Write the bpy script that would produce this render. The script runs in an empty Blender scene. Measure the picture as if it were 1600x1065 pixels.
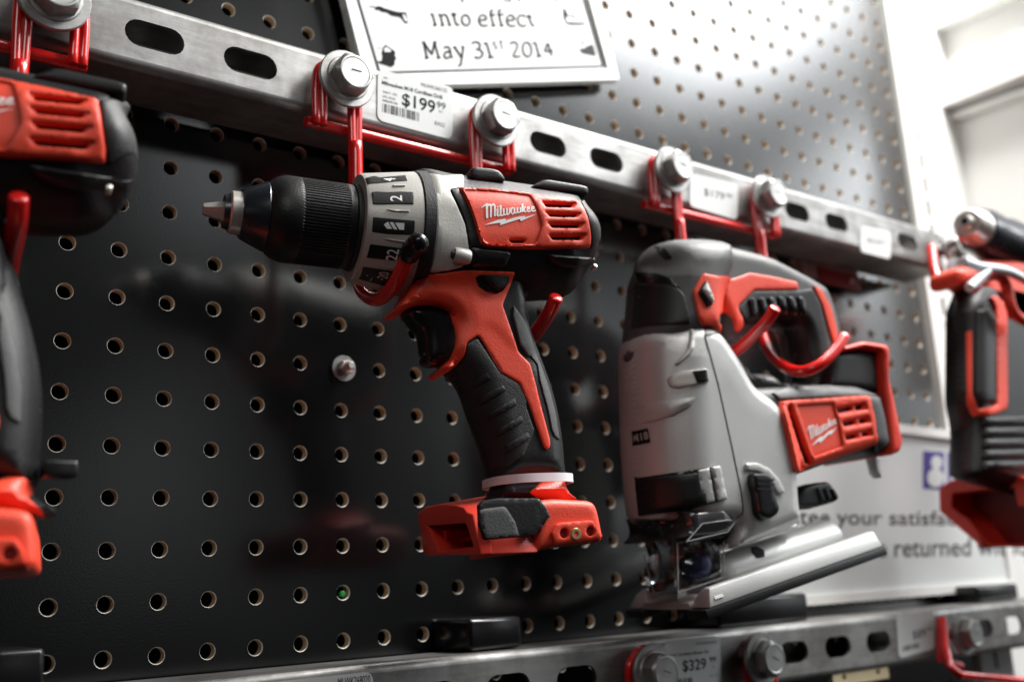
import bpy, bmesh, math, random
import numpy as np
from mathutils import Vector, Matrix
from mathutils.geometry import delaunay_2d_cdt

random.seed(7)
S = bpy.context.scene
COL = S.collection
rad = math.radians

# ------------------------------------------------------------------ camera
F = 1617.7966
CP = np.array([-0.12494685, -0.5256687, -0.17790306])
RM = np.array([[0.7993797016867665, -0.5988808276645128, -0.04830990361107732],
               [0.09943754739164831, 0.21116703093944011, -0.9723788660871527],
               [0.592540519036274, 0.7724961095694522, 0.22835387888129505]])
cd = bpy.data.cameras.new('camera'); cam = bpy.data.objects.new('camera', cd); COL.objects.link(cam)
cd.sensor_width = 36; cd.lens = 36 * F / 1600; cd.clip_start = 0.01; cd.clip_end = 60
cam.matrix_world = Matrix(((RM[0][0], -RM[1][0], -RM[2][0], CP[0]), (RM[0][1], -RM[1][1], -RM[2][1], CP[1]),
                           (RM[0][2], -RM[1][2], -RM[2][2], CP[2]), (0, 0, 0, 1)))
cd.dof.use_dof = True; cd.dof.focus_distance = 0.512; cd.dof.aperture_fstop = 5.2; cd.dof.aperture_blades = 9
S.camera = cam

# ------------------------------------------------------------------ world, shop key light and added fills
w = bpy.data.worlds.new('World'); S.world = w; w.use_nodes = True
nt = w.node_tree; nt.nodes.clear()
def refl_dir(az, el): return Vector((math.sin(rad(az)) * math.cos(rad(el)), -math.cos(rad(az)) * math.cos(rad(el)), math.sin(rad(el))))
def _n(t, **k):
    o = nt.nodes.new(t)
    for a, b in k.items(): setattr(o, a, b)
    return o
wo = _n('ShaderNodeOutputWorld'); bg = _n('ShaderNodeBackground'); nt.links.new(bg.outputs[0], wo.inputs[0])
tc = _n('ShaderNodeTexCoord'); nz = _n('ShaderNodeTexNoise'); nz.inputs['Scale'].default_value = 6.5; nz.inputs['Detail'].default_value = 2.0
nt.links.new(tc.outputs['Generated'], nz.inputs['Vector'])
ma = _n('ShaderNodeVectorMath', operation='MULTIPLY_ADD'); ma.inputs[1].default_value = (.26, .26, .26)
nt.links.new(nz.outputs['Color'], ma.inputs[0]); nt.links.new(tc.outputs['Generated'], ma.inputs[2])
sb = _n('ShaderNodeVectorMath', operation='SUBTRACT'); sb.inputs[1].default_value = (.13, .13, .13); nt.links.new(ma.outputs[0], sb.inputs[0])
nm_ = _n('ShaderNodeVectorMath', operation='NORMALIZE'); nt.links.new(sb.outputs[0], nm_.inputs[0])
last = None                                                    # dim shop around, plus bright spots added to make the sheen on the board
for az, el, sig, amp in ((50, 33, 3.8, 17.0), (61, 18, 3.0, 19.0), (42, 10, 3.6, 1.2), (18, 5, 4.2, .24), (22, 24, 2.8, .8), (60, 9, 4.5, 1.0), (100, 30, 22, .7)):
    dp = _n('ShaderNodeVectorMath', operation='DOT_PRODUCT'); dp.inputs[1].default_value = tuple(refl_dir(az, el)); nt.links.new(nm_.outputs[0], dp.inputs[0])
    mx_ = _n('ShaderNodeMath', operation='MAXIMUM'); mx_.inputs[1].default_value = 0; nt.links.new(dp.outputs['Value'], mx_.inputs[0])
    pw = _n('ShaderNodeMath', operation='POWER'); pw.inputs[1].default_value = 1 / rad(sig) ** 2; nt.links.new(mx_.outputs[0], pw.inputs[0])
    ad = _n('ShaderNodeMath', operation='MULTIPLY_ADD'); ad.inputs[1].default_value = amp; nt.links.new(pw.outputs[0], ad.inputs[0])
    if last is None: ad.inputs[2].default_value = .007
    else: nt.links.new(last.outputs[0], ad.inputs[2])
    last = ad
nt.links.new(last.outputs[0], bg.inputs[1]); bg.inputs[0].default_value = (.95, .98, 1, 1)

def area(name, loc, tgt, sx, sy, power, col=(1, 0.98, 0.95)):
    d = bpy.data.lights.new(name, 'AREA'); d.shape = 'RECTANGLE'; d.size = sx; d.size_y = sy; d.energy = power; d.color = col
    o = bpy.data.objects.new(name, d); COL.objects.link(o); o.location = loc
    o.rotation_euler = (Vector(tgt) - Vector(loc)).to_track_quat('-Z', 'Y').to_euler(); return o

C0 = Vector((0.35, 0, 0.0))
area('ceiling_light_key', C0 + refl_dir(52, 50) * 1.7, C0, .9, 0.4, 21)
area('fill_light_front', C0 + refl_dir(14, 56) * 1.8, C0 - Vector((.25, 0, 0)), .9, 0.4, 5.5)  # added frontal fill, not a lamp of the shop
area('fill_light_left', (-0.75, -1.3, 0.75), (0.2, -0.1, -0.05), 0.6, 0.3, 2.0)  # added weak fill for the sides that face left
area('fill_light_panel', (0.76, -0.30, 1.0), (0.98, -0.05, 0.40), 0.4, 0.15, 13)  # added close by to brighten the white panel at the upper right
S.view_settings.view_transform = 'Standard'; S.view_settings.look = 'None'; S.view_settings.exposure = 0.9
S.view_settings.gamma = 1; S.view_settings.use_curve_mapping = False

# ------------------------------------------------------------------ pixel tracing (photo 1600x1065 -> a plane of the scene)
CP0, RM0 = CP.copy(), RM.copy()
def set_view(psi=0.0, piv=(0, 0)):
    """trace in the frame of a tool that hangs turned by psi about the upright axis through piv"""
    global CP, RM
    c, s = math.cos(psi), math.sin(psi); Rz = np.array([[c, -s, 0], [s, c, 0], [0, 0, 1.0]]); Q = np.array([piv[0], piv[1], 0.0])
    CP = Q + Rz.T @ (CP0 - Q); RM = RM0 @ Rz
def turn(t, psi, piv):
    c, s = math.cos(psi), math.sin(psi); x, y = t.location.x - piv[0], t.location.y - piv[1]
    t.location.x, t.location.y = piv[0] + c * x - s * y, piv[1] + s * x + c * y; t.rotation_euler = (0, 0, psi); set_view()
def ray(u, v): return RM.T @ np.array([(u - 800) / F, (v - 532.5) / F, 1.0])
def U(u, v, y):
    d = ray(u, v); return CP + (y - CP[1]) / d[1] * d
def UX(u, v, x):
    d = ray(u, v); return CP + (x - CP[0]) / d[0] * d
def UXZ(pts, y): return [(lambda q: (q[0], q[2]))(U(p[0], p[1], y)) for p in pts]
def K(ox, oy, s): return lambda *pts: [(ox + x / s, oy + y / s) for x, y in pts]
K1 = K(300, 240, 4.4375); K2 = K(540, 240, 4.4375); K3 = K(700, 260, 4.842); K4 = K(600, 400, 4.4367); K5 = K(660, 540, 4.4375)
K6 = K(630, 720, 4.8485); K7 = K(950, 370, 4.4375); K8 = K(1080, 380, 4.4385); K9 = K(1140, 520, 4.4357)
K10 = K(950, 600, 4.4367); K11 = K(960, 740, 4.4367); K12 = K(1400, 320, 5.325); K13 = K(1440, 500, 5.325); K14 = K(1440, 680, 5.325)
KL = K(745, 310, 16.0)

# ------------------------------------------------------------------ materials
def _mat(name):
    m = bpy.data.materials.new(name); m.use_nodes = True; n = m.node_tree
    return m, n, n.nodes['Principled BSDF']
def plastic(name, col, rough=0.45, bump=0.15, scale=900, metal=0.0, spec=0.5, var=0.12, coat=0.0, vscale=35, dist=0.0004):
    m, n, b = _mat(name)
    tc = n.nodes.new('ShaderNodeTexCoord')
    nz = n.nodes.new('ShaderNodeTexNoise'); nz.inputs['Scale'].default_value = vscale; nz.inputs['Detail'].default_value = 6
    n.links.new(tc.outputs['Object'], nz.inputs['Vector'])
    mx = n.nodes.new('ShaderNodeMix'); mx.data_type = 'RGBA'
    n.links.new(nz.outputs['Fac'], mx.inputs['Factor'])
    mx.inputs['A'].default_value = tuple(c * (1 - var) for c in col) + (1,)
    mx.inputs['B'].default_value = tuple(min(1, c * (1 + var)) for c in col) + (1,)
    n.links.new(mx.outputs['Result'], b.inputs['Base Color'])
    mr = n.nodes.new('ShaderNodeMapRange'); mr.inputs['To Min'].default_value = rough * 0.85; mr.inputs['To Max'].default_value = min(1, rough * 1.2)
    n.links.new(nz.outputs['Fac'], mr.inputs['Value']); n.links.new(mr.outputs[0], b.inputs['Roughness'])
    b.inputs['Metallic'].default_value = metal; b.inputs['Specular IOR Level'].default_value = spec; b.inputs['Coat Weight'].default_value = coat
    b.inputs['Coat Roughness'].default_value = 0.12
    if bump:
        n2 = n.nodes.new('ShaderNodeTexNoise'); n2.inputs['Scale'].default_value = scale; n2.inputs['Detail'].default_value = 3
        n.links.new(tc.outputs['Object'], n2.inputs['Vector'])
        bp = n.nodes.new('ShaderNodeBump'); bp.inputs['Strength'].default_value = bump; bp.inputs['Distance'].default_value = dist
        n.links.new(n2.outputs['Fac'], bp.inputs['Height']); n.links.new(bp.outputs[0], b.inputs['Normal'])
    return m
def galvanised(name, base=0.5, metal=0.75, rough=0.42):
    m, n, b = _mat(name); tc = n.nodes.new('ShaderNodeTexCoord')
    mp = n.nodes.new('ShaderNodeMapping'); mp.inputs['Scale'].default_value = (14, 60, 120); n.links.new(tc.outputs['Object'], mp.inputs[0])
    a = n.nodes.new('ShaderNodeTexNoise'); a.inputs['Scale'].default_value = 1.6; a.inputs['Detail'].default_value = 9; a.inputs['Roughness'].default_value = 0.68
    n.links.new(mp.outputs[0], a.inputs['Vector'])
    c = n.nodes.new('ShaderNodeTexNoise'); c.inputs['Scale'].default_value = 55; c.inputs['Detail'].default_value = 7; n.links.new(tc.outputs['Object'], c.inputs['Vector'])
    r = n.nodes.new('ShaderNodeValToRGB'); e = r.color_ramp.elements
    e[0].position = 0.3; e[0].color = (base * .5, base * .49, base * .48, 1); e[1].position = 0.62; e[1].color = (base * 1.15, base * 1.15, base * 1.13, 1)
    m1 = n.nodes.new('ShaderNodeMath'); m1.operation = 'MULTIPLY_ADD'; m1.inputs[1].default_value = 0.6
    n.links.new(a.outputs['Fac'], m1.inputs[0]); m2 = n.nodes.new('ShaderNodeMath'); m2.operation = 'MULTIPLY'; m2.inputs[1].default_value = 0.4
    n.links.new(c.outputs['Fac'], m2.inputs[0]); n.links.new(m2.outputs[0], m1.inputs[2]); n.links.new(m1.outputs[0], r.inputs[0])
    n.links.new(r.outputs[0], b.inputs['Base Color'])
    mr = n.nodes.new('ShaderNodeMapRange'); mr.inputs['From Min'].default_value = .3; mr.inputs['From Max'].default_value = .7
    mr.inputs['To Min'].default_value = rough + .18; mr.inputs['To Max'].default_value = rough - .08
    n.links.new(m1.outputs[0], mr.inputs['Value']); n.links.new(mr.outputs[0], b.inputs['Roughness'])
    b.inputs['Metallic'].default_value = metal
    n3 = n.nodes.new('ShaderNodeTexNoise'); n3.inputs['Scale'].default_value = 9; n3.inputs['Detail'].default_value = 10; n3.inputs['Roughness'].default_value = .75; n.links.new(tc.outputs['Object'], n3.inputs['Vector'])
    r3 = n.nodes.new('ShaderNodeValToRGB'); r3.color_ramp.elements[0].position = .40; r3.color_ramp.elements[0].color = (.42, .40, .38, 1); r3.color_ramp.elements[1].position = .56; r3.color_ramp.elements[1].color = (1, 1, 1, 1); n.links.new(n3.outputs['Fac'], r3.inputs[0])
    mm = n.nodes.new('ShaderNodeMix'); mm.data_type = 'RGBA'; mm.blend_type = 'MULTIPLY'; mm.inputs['Factor'].default_value = .75
    n.links.new(r.outputs[0], mm.inputs['A']); n.links.new(r3.outputs[0], mm.inputs['B']); n.links.new(mm.outputs['Result'], b.inputs['Base Color'])
    bp = n.nodes.new('ShaderNodeBump'); bp.inputs['Strength'].default_value = 0.25; bp.inputs['Distance'].default_value = 0.0004
    n.links.new(m1.outputs[0], bp.inputs['Height']); n.links.new(bp.outputs[0], b.inputs['Normal'])
    return m
RED = plastic('red_plastic', (0.74, 0.06, 0.026), 0.46, 0.35, 1100, var=0.06)
REDD = plastic('red_plastic_smooth', (0.68, 0.04, 0.02), 0.4, 0.1, 600, var=0.06)
REDW = plastic('red_enamel', (0.62, 0.012, 0.01), 0.22, 0.3, 160, coat=0.5, var=0.3, vscale=60)
BLK = plastic('black_plastic', (0.008, 0.0083, 0.009), 0.42, 0.3, 900, var=0.3, spec=0.4)
BLKG = plastic('glossy_black_plastic', (0.008, 0.008, 0.009), 0.22, 0.05, 300, var=0.2)
BLKM = plastic('black_metal', (0.012, 0.016, 0.022), 0.28, 0.05, 500, spec=0.7, var=0.2)
RUB = plastic('black_rubber', (0.012, 0.0122, 0.013), 0.52, 0.6, 1300, var=0.3)
RUBG = plastic('grey_rubber', (0.055, 0.056, 0.057), 0.55, 0.5, 1200, var=0.2, vscale=25)
GREY = plastic('grey_paint', (0.50, 0.49, 0.455), 0.42, 0.3, 1300, metal=0.3, var=0.06)
SILV = plastic('silver_paint', (0.48, 0.485, 0.475), 0.38, 0.35, 1300, metal=0.35, var=0.13, vscale=22)
STEEL = plastic('steel', (0.66, 0.63, 0.59), 0.32, 0.1, 300, metal=0.7, var=0.12)
BRASS = plastic('brass', (0.72, 0.58, 0.30), 0.3, 0.1, 300, metal=0.9, var=0.1)
ZINC = galvanised('galvanised_zinc', 0.31)
ZBOLT = galvanised('zinc_bolt', 0.42, 0.7, 0.36)
WHITE = plastic('white_board', (0.55, 0.57, 0.57), 0.55, 0.05, 300, var=0.02)
WPAINT = plastic('white_paint', (0.72, 0.72, 0.705), 0.35, 0.1, 200, var=0.02)
PAPER = plastic('label_paper', (0.54, 0.56, 0.56), 0.5, 0.1, 600, var=0.03)
INK = plastic('black_ink', (0.012, 0.012, 0.013), 0.8, 0, var=0.1, spec=.1)
INKG = plastic('grey_ink', (0.07, 0.068, 0.07), 0.8, 0, var=0.15, spec=.1)
INKP = plastic('purple_ink', (0.05, 0.03, 0.22), 0.8, 0, var=0.1)
PRINT = plastic('white_print', (0.80, 0.80, 0.80), 0.5, 0, var=0.02)
NYL = plastic('white_nylon', (0.66, 0.70, 0.74), 0.4, 0.1, 300, var=0.03)
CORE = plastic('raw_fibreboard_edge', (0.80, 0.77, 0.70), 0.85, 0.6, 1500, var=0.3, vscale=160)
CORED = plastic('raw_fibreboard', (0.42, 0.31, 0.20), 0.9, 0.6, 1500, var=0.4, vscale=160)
TANM = plastic('tan_card', (0.62, 0.40, 0.20), 0.6, 0.1, var=0.1)
DARKB = plastic('dark_backing', (0.03, 0.022, 0.016), 0.9, 0, var=0.2)
BOARD = plastic('glossy_black_board', (0.003, 0.0032, 0.0036), 0.16, 0.22, 900, spec=1.0, var=0.25, vscale=18, dist=0.00012)
GREEN = plastic('green_plastic', (0.01, 0.25, 0.03), 0.5, 0)
DRED = plastic('dark_red_plastic', (0.20, 0.006, 0.005), 0.5, 0.1, var=0.1)
def glass():
    m, n, b = _mat('clear_plastic'); b.inputs['Base Color'].default_value = (0.95, 0.97, 0.98, 1); b.inputs['Roughness'].default_value = 0.06
    b.inputs['Transmission Weight'].default_value = 1.0; b.inputs['IOR'].default_value = 1.28
    tc = n.nodes.new('ShaderNodeTexCoord'); nz = n.nodes.new('ShaderNodeTexNoise'); nz.inputs['Scale'].default_value = 60
    n.links.new(tc.outputs['Object'], nz.inputs['Vector']); bp = n.nodes.new('ShaderNodeBump'); bp.inputs['Strength'].default_value = .2; bp.inputs['Distance'].default_value = .001
    n.links.new(nz.outputs['Fac'], bp.inputs['Height']); n.links.new(bp.outputs[0], b.inputs['Normal'])
    return m
CLEAR = glass()

# ------------------------------------------------------------------ object helpers
def thing(name, label, cat, loc=(0, 0, 0), group=None, kind=None):
    o = bpy.data.objects.new(name, None); COL.objects.link(o); o.empty_display_size = 0.02
    o.location = loc; o['label'] = label; o['category'] = cat
    if group: o['group'] = group
    if kind: o['kind'] = kind
    return o
def tag(o, label, cat, group=None):
    o['label'] = label; o['category'] = cat
    if group: o['group'] = group
    return o
def origin_of(p):
    v = Vector((0, 0, 0))
    while p is not None: v = v + p.location; p = p.parent
    return v
def obj(name, V, Fc, mat, parent=None, smooth=30, mats=None, fmat=None, base=None):
    me = bpy.data.meshes.new(name)
    off = origin_of(parent) if parent is not None else Vector(base or (0, 0, 0))
    me.from_pydata([(v[0] - off.x, v[1] - off.y, v[2] - off.z) for v in V], [], [tuple(int(i) for i in f) for f in Fc])
    for m in (mats or [mat]): me.materials.append(m)
    if fmat is not None: me.polygons.foreach_set('material_index', np.array(fmat, dtype=np.int32))
    me.validate(); me.update()
    if smooth:
        me.polygons.foreach_set('use_smooth', [True] * len(me.polygons)); me.set_sharp_from_angle(angle=rad(smooth))
    o = bpy.data.objects.new(name, me); COL.objects.link(o)
    if parent is not None: o.parent = parent
    elif base: o.location = base
    return o
class MB:                                                   # collects shapes for ONE mesh
    def __init__(s): s.V = []; s.F = []
    def add(s, V, Fc):
        k = len(s.V); s.V += [tuple(v) for v in V]; s.F += [tuple(i + k for i in f) for f in Fc]; return s
    def build(s, name, mat, parent=None, smooth=30, base=None): return obj(name, s.V, s.F, mat, parent, smooth, base=base)

def g_box(x0, x1, y0, y1, z0, z1, b=0.0):
    bm = bmesh.new(); bmesh.ops.create_cube(bm, size=1)
    for v in bm.verts: v.co = Vector(((x0 + x1) / 2 + v.co.x * (x1 - x0), (y0 + y1) / 2 + v.co.y * (y1 - y0), (z0 + z1) / 2 + v.co.z * (z1 - z0)))
    if b: bmesh.ops.bevel(bm, geom=bm.edges[:], offset=b, segments=3, profile=.5, affect='EDGES')
    bm.verts.index_update(); r = ([tuple(v.co) for v in bm.verts], [[v.index for v in f.verts] for f in bm.faces]); bm.free(); return r
def spline(P, n=6):
    P = [np.array(p, float) for p in P]; Q = [2 * P[0] - P[1]] + P + [2 * P[-1] - P[-2]]; out = []
    for i in range(1, len(Q) - 2):
        for k in range(n):
            t = k / n; a, b, c, d = Q[i - 1], Q[i], Q[i + 1], Q[i + 2]
            out.append(.5 * (2 * b + (c - a) * t + (2 * a - 5 * b + 4 * c - d) * t * t + (3 * b - a - 3 * c + d) * t ** 3))
    return out + [P[-1]]
def g_tube(P, r, n=16, cap=True, sc=None, rr=None):         # round bar along points; sc = list of radii
    P = [np.array(p, float) for p in P]; V = []; Fc = []
    T = [(P[min(i + 1, len(P) - 1)] - P[max(i - 1, 0)]) for i in range(len(P))]; T = [t / np.linalg.norm(t) for t in T]
    a = np.array([0, 0, 1.0]) if abs(T[0][2]) < .9 else np.array([1.0, 0, 0])
    N = a - T[0] * a.dot(T[0]); N /= np.linalg.norm(N)
    rings = []
    for i, p in enumerate(P):
        N = N - T[i] * N.dot(T[i]); N /= np.linalg.norm(N); B = np.cross(T[i], N); R_ = (sc[i] if sc else r)
        rings.append([p + R_ * (math.cos(2 * math.pi * k / n) * N + math.sin(2 * math.pi * k / n) * B) for k in range(n)])
    if cap:                                                  # slightly rounded ends
        def inset(ring, p, t, f, s): return [p + (q - p) * f + t * s for q in ring]
        r0 = sc[0] if sc else r; r1 = sc[-1] if sc else r
        cb = min(r0, r1) * (rr if rr else .12)
        rings = [inset(rings[0], P[0], T[0], 1 - cb / r0, -cb)] + rings + [inset(rings[-1], P[-1], T[-1], 1 - cb / r1, cb)]
    for rg in rings: V += [tuple(q) for q in rg]
    for i in range(len(rings) - 1):
        for k in range(n): Fc.append((i * n + k, i * n + (k + 1) % n, (i + 1) * n + (k + 1) % n, (i + 1) * n + k))
    Fc.append(tuple(range(n))[::-1]); Fc.append(tuple((len(rings) - 1) * n + k for k in range(n)))
    return V, Fc
def g_lathe(A, D, prof, n=64, mod=None, up=None):           # prof = [(s, r)]; closed at both ends where r > 0
    A = np.array(A, float); D = np.array(D, float); D /= np.linalg.norm(D)
    u = np.array(up if up is not None else ((0, -1, 0) if abs(D[1]) < .9 else (0, 0, 1)), float); u -= D * u.dot(D); u /= np.linalg.norm(u); w_ = np.cross(D, u)
    V = []; Fc = []
    for i, (s, r) in enumerate(prof):
        for k in range(n):
            a = 2 * math.pi * k / n; rr = r + (mod(i, a) if mod else 0)
            V.append(tuple(A + D * s + rr * (math.cos(a) * u + math.sin(a) * w_)))
    for i in range(len(prof) - 1):
        for k in range(n): Fc.append((i * n + k, i * n + (k + 1) % n, (i + 1) * n + (k + 1) % n, (i + 1) * n + k))
    Fc.append(tuple(range(n))[::-1]); Fc.append(tuple((len(prof) - 1) * n + k for k in range(n)))
    return V, Fc

# ------------------------------------------------------------------ outlines
def area2(P): return sum(P[i][0] * P[(i + 1) % len(P)][1] - P[(i + 1) % len(P)][0] * P[i][1] for i in range(len(P))) / 2
def ccw(P): P = [tuple(map(float, p)) for p in P]; return P if area2(P) > 0 else P[::-1]
def rounded(P, rc, it=3):
    P = [np.array(p, float) for p in P]
    for _ in range(it):
        out = []; n = len(P)
        for i in range(n):
            a, b, c = P[i - 1], P[i], P[(i + 1) % n]; la = np.linalg.norm(a - b); lc = np.linalg.norm(c - b)
            ca = min(.26 * la, rc); cc = min(.26 * lc, rc)
            if la < 1e-9 or lc < 1e-9: continue
            out += [b + (a - b) * ca / la, b + (c - b) * cc / lc]
        P = out; rc *= .5
    return [tuple(p) for p in P]
def pdist(Q, segs):                                          # distance of points Q to segments
    Q = np.asarray(Q, float); best = np.full(len(Q), 1e9)
    for a, b in segs:
        ab = np.array(b) - np.array(a); L = ab @ ab + 1e-18
        t = np.clip(((Q - a) @ ab) / L, 0, 1); d = Q - (np.array(a) + t[:, None] * ab); best = np.minimum(best, np.sqrt((d * d).sum(1)))
    return best
def inside(Q, P):
    Q = np.asarray(Q, float); r = np.zeros(len(Q), bool); n = len(P)
    for i in range(n):
        (x0, y0), (x1, y1) = P[i], P[(i + 1) % n]
        if y0 == y1: continue
        c = ((y0 > Q[:, 1]) != (y1 > Q[:, 1])) & (Q[:, 0] < (x1 - x0) * (Q[:, 1] - y0) / (y1 - y0) + x0); r ^= c
    return r
def segs_of(P): return [(P[i], P[(i + 1) % len(P)]) for i in range(len(P))]
def resample(P, step):
    out = []
    for i in range(len(P)):
        a = np.array(P[i]); b = np.array(P[(i + 1) % len(P)]); L = np.linalg.norm(b - a); n = max(1, int(math.ceil(L / step)))
        for k in range(n): out.append(tuple(a + (b - a) * k / n))
    return out
def tri2d(loops, extra=()):
    """loops[0] outline, the rest holes (metres). Triangles between them."""
    pts = []; ed = []
    for L in loops:
        k = len(pts); pts += [Vector((p[0] * 1000, p[1] * 1000)) for p in L]; ed += [(k + i, k + (i + 1) % len(L)) for i in range(len(L))]
    pts += [Vector((p[0] * 1000, p[1] * 1000)) for p in extra]
    v, e, f, ov, oe, of = delaunay_2d_cdt(pts, ed, [], 0, 1e-5)
    V = np.array([(q.x / 1000, q.y / 1000) for q in v]); T = np.array([list(t) for t in f if len(t) == 3])
    c = V[T].mean(1); ok = inside(c, loops[0])
    for h in loops[1:]: ok &= ~inside(c, h)
    remap = {}
    for new, olds in enumerate(ov):
        for o_ in olds: remap[o_] = new
    return V, T[ok], remap
def fill_pts(loops, rings, step, area_min=0):
    L0 = loops[0]; segs = sum([segs_of(l) for l in loops], []); ex = []
    for li, L in enumerate(loops):
        sgn = 1 if li == 0 else -1
        R_ = resample(L, step)
        for i, p in enumerate(R_):
            q = R_[(i + 1) % len(R_)]; dx, dy = q[0] - p[0], q[1] - p[1]; l = math.hypot(dx, dy)
            if l < 1e-9: continue
            nx, ny = (-dy / l, dx / l)
            if li: nx, ny = -nx, -ny
            for d in rings: ex.append(((p[0] + q[0]) / 2 + nx * d, (p[1] + q[1]) / 2 + ny * d, d))
    keep = []
    if ex:
        E_ = np.array(ex); ds = pdist(E_[:, :2], segs); ok = (ds > E_[:, 2] * .93) & inside(E_[:, :2], L0)
        for h in loops[1:]: ok &= ~inside(E_[:, :2], h)
        keep = [tuple(q[:2]) for q in E_[ok]]
    x0, x1 = min(p[0] for p in L0), max(p[0] for p in L0); z0, z1 = min(p[1] for p in L0), max(p[1] for p in L0)
    gx, gz = np.meshgrid(np.arange(x0, x1, step), np.arange(z0, z1, step)); G = np.stack([gx.ravel() + step * .21, gz.ravel() + step * .17], 1)
    if len(G):
        ok = inside(G, L0)
        for h in loops[1:]: ok &= ~inside(G, h)
        G = G[ok]
        if len(G):
            mr = (max(rings) if rings else 0) + step * .35
            G = G[pdist(G, segs) > mr]; keep += [tuple(q) for q in G]
    return keep

# ------------------------------------------------------------------ bodies: solids given by an outline in a plane y = yc and a thickness to both sides
class Body:
    """edge radii: rad = default rounding radius; T half thickness; mode 'ell' = elliptic (scaled to T), 'box' = round edge of radius rad and a flat wall"""
    def __init__(s, P, yc, T, r, mode='ell', holes=(), step=0.002, group=None, taper=None):
        P = ccw(P); s.P = P; s.holes = [ccw(h) for h in holes]; s.yc = yc; s.T = T; s.r = r; s.mode = mode; s.step = step
        s.g = group; s.taper = taper      # group: function(midpoint)->radius override per edge
        s.sg = {}
        for a, b in sum([segs_of(l) for l in [P] + s.holes], []):
            rr = r
            if group:
                rr = group(((a[0] + b[0]) / 2, (a[1] + b[1]) / 2), (b[0] - a[0], b[1] - a[1])) or r
            s.sg.setdefault(rr, []).append((a, b))
    def h(s, Q):
        Q = np.asarray(Q, float); T = np.array([s.taper(q) for q in Q]) if s.taper else np.full(len(Q), s.T)
        f = np.ones(len(Q)); wmin = None
        for rr, sg in s.sg.items():
            d = np.minimum(pdist(Q, sg) / rr, 1); pf = np.sqrt(np.maximum(0, 1 - (1 - d) ** 2))
            if s.mode == 'box': pf = 1 - (rr / s.T) * (1 - pf)
            f *= pf
        return T * f
    def inside(s, Q):
        ok = inside(Q, s.P)
        for h in s.holes: ok &= ~inside(Q, h)
        return ok
    def Y(s, Q):
        Q = np.asarray(Q, float); y = np.full(len(Q), 9.0); ok = s.inside(Q)
        if ok.any(): y[ok] = s.yc - s.h(Q[ok])
        return y
    def mesh(s):
        loops = [resample(s.P, s.step * 1.5)] + [resample(h, s.step * 1.5) for h in s.holes]
        rm = min(s.sg); rs = sorted(set([rm * k for k in (.02, .08, .2, .42, .72)] + ([max(s.sg) * k for k in (.3, .6)] if len(s.sg) > 1 else [])))
        V, T, rem = tri2d(loops, fill_pts(loops, rs, s.step))
        hh = s.h(V); n = len(V)
        VV = [(x, s.yc - h, z) for (x, z), h in zip(V, hh)] + [(x, s.yc + h, z) for (x, z), h in zip(V, hh)]
        FF = []
        for t in T:
            a, b, c = t; ar = (V[b][0] - V[a][0]) * (V[c][1] - V[a][1]) - (V[c][0] - V[a][0]) * (V[b][1] - V[a][1])
            if ar < 0: b, c = c, b
            FF.append((a, b, c)); FF.append((n + a, n + c, n + b))
        k = 0
        for li, L in enumerate(loops):
            m = len(L)
            for i in range(m):
                a, b = rem[k + i], rem[k + (i + 1) % m]
                FF.append((b, a, n + a, n + b) if li == 0 else (a, b, n + b, n + a))
            k += m
        return VV, FF
class LatheBody:                                             # for ray hits on a turned shape
    def __init__(s, A, D, prof): s.A = np.array(A, float); s.D = np.array(D, float) / np.linalg.norm(D); s.p = prof; s.yc = A[1]
    def Y(s, Q):
        Q = np.asarray(Q, float); q = np.stack([Q[:, 0] - s.A[0], Q[:, 1] - s.A[2]], 1); d2 = np.array([s.D[0], s.D[2]])
        t = q @ d2; dd = q[:, 0] * -d2[1] + q[:, 1] * d2[0]; r = np.interp(t, [a for a, b in s.p], [b for a, b in s.p])
        y = np.full(len(Q), 9.0); ok = (t >= s.p[0][0]) & (t <= s.p[-1][0]) & (abs(dd) < r); y[ok] = s.yc - np.sqrt(r[ok] ** 2 - dd[ok] ** 2); return y
def surfY(bodies, Q, far=None, smooth=False):
    Q = np.asarray(Q, float).reshape(-1, 2)
    if isinstance(bodies, (int, float)): return np.full(len(Q), float(bodies))
    y = np.full(len(Q), 9.0); A = [b.Y(Q) for b in bodies]
    for a in A: y = np.minimum(y, a)
    if smooth and len(A) > 1:
        k = .0010; s_ = sum(np.exp(-np.minimum(a - y, .2) / k) for a in A); y = np.where(y > 8, y, y - k * np.log(s_))
    y[y > 8] = bodies[0].yc if far is None else far
    return y
def hit(pts, bodies):
    """photo pixels -> (x, z) on the nearest surface of the bodies"""
    if isinstance(bodies, (int, float)): return UXZ(pts, bodies)
    D = np.array([ray(u, v) for u, v in pts]); D = D / D[:, 1:2]; n = len(D)
    lo = np.full(n, -.17); hi = np.full(n, np.nan); ys = np.arange(-.17, -.03, .0012); prev = np.full(n, -.17)
    for y in ys:
        P = CP + (y - CP[1]) * D; Y = np.full(n, 9.0)
        for b in bodies: Y = np.minimum(Y, b.Y(P[:, [0, 2]]))
        new = (Y <= y) & np.isnan(hi); hi[new] = y; lo[new] = y - .0012
    miss = np.isnan(hi); yc = bodies[0].yc; hi[miss] = yc; lo[miss] = yc
    for _ in range(8):
        m = (lo + hi) / 2; P = CP + (m - CP[1])[:, None] * D; Y = np.full(n, 9.0)
        for b in bodies: Y = np.minimum(Y, b.Y(P[:, [0, 2]]))
        c = Y <= m; hi = np.where(c, m, hi); lo = np.where(c, lo, m)
    P = CP + (hi - CP[1])[:, None] * D; return [(p[0], p[2]) for p in P]
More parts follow.
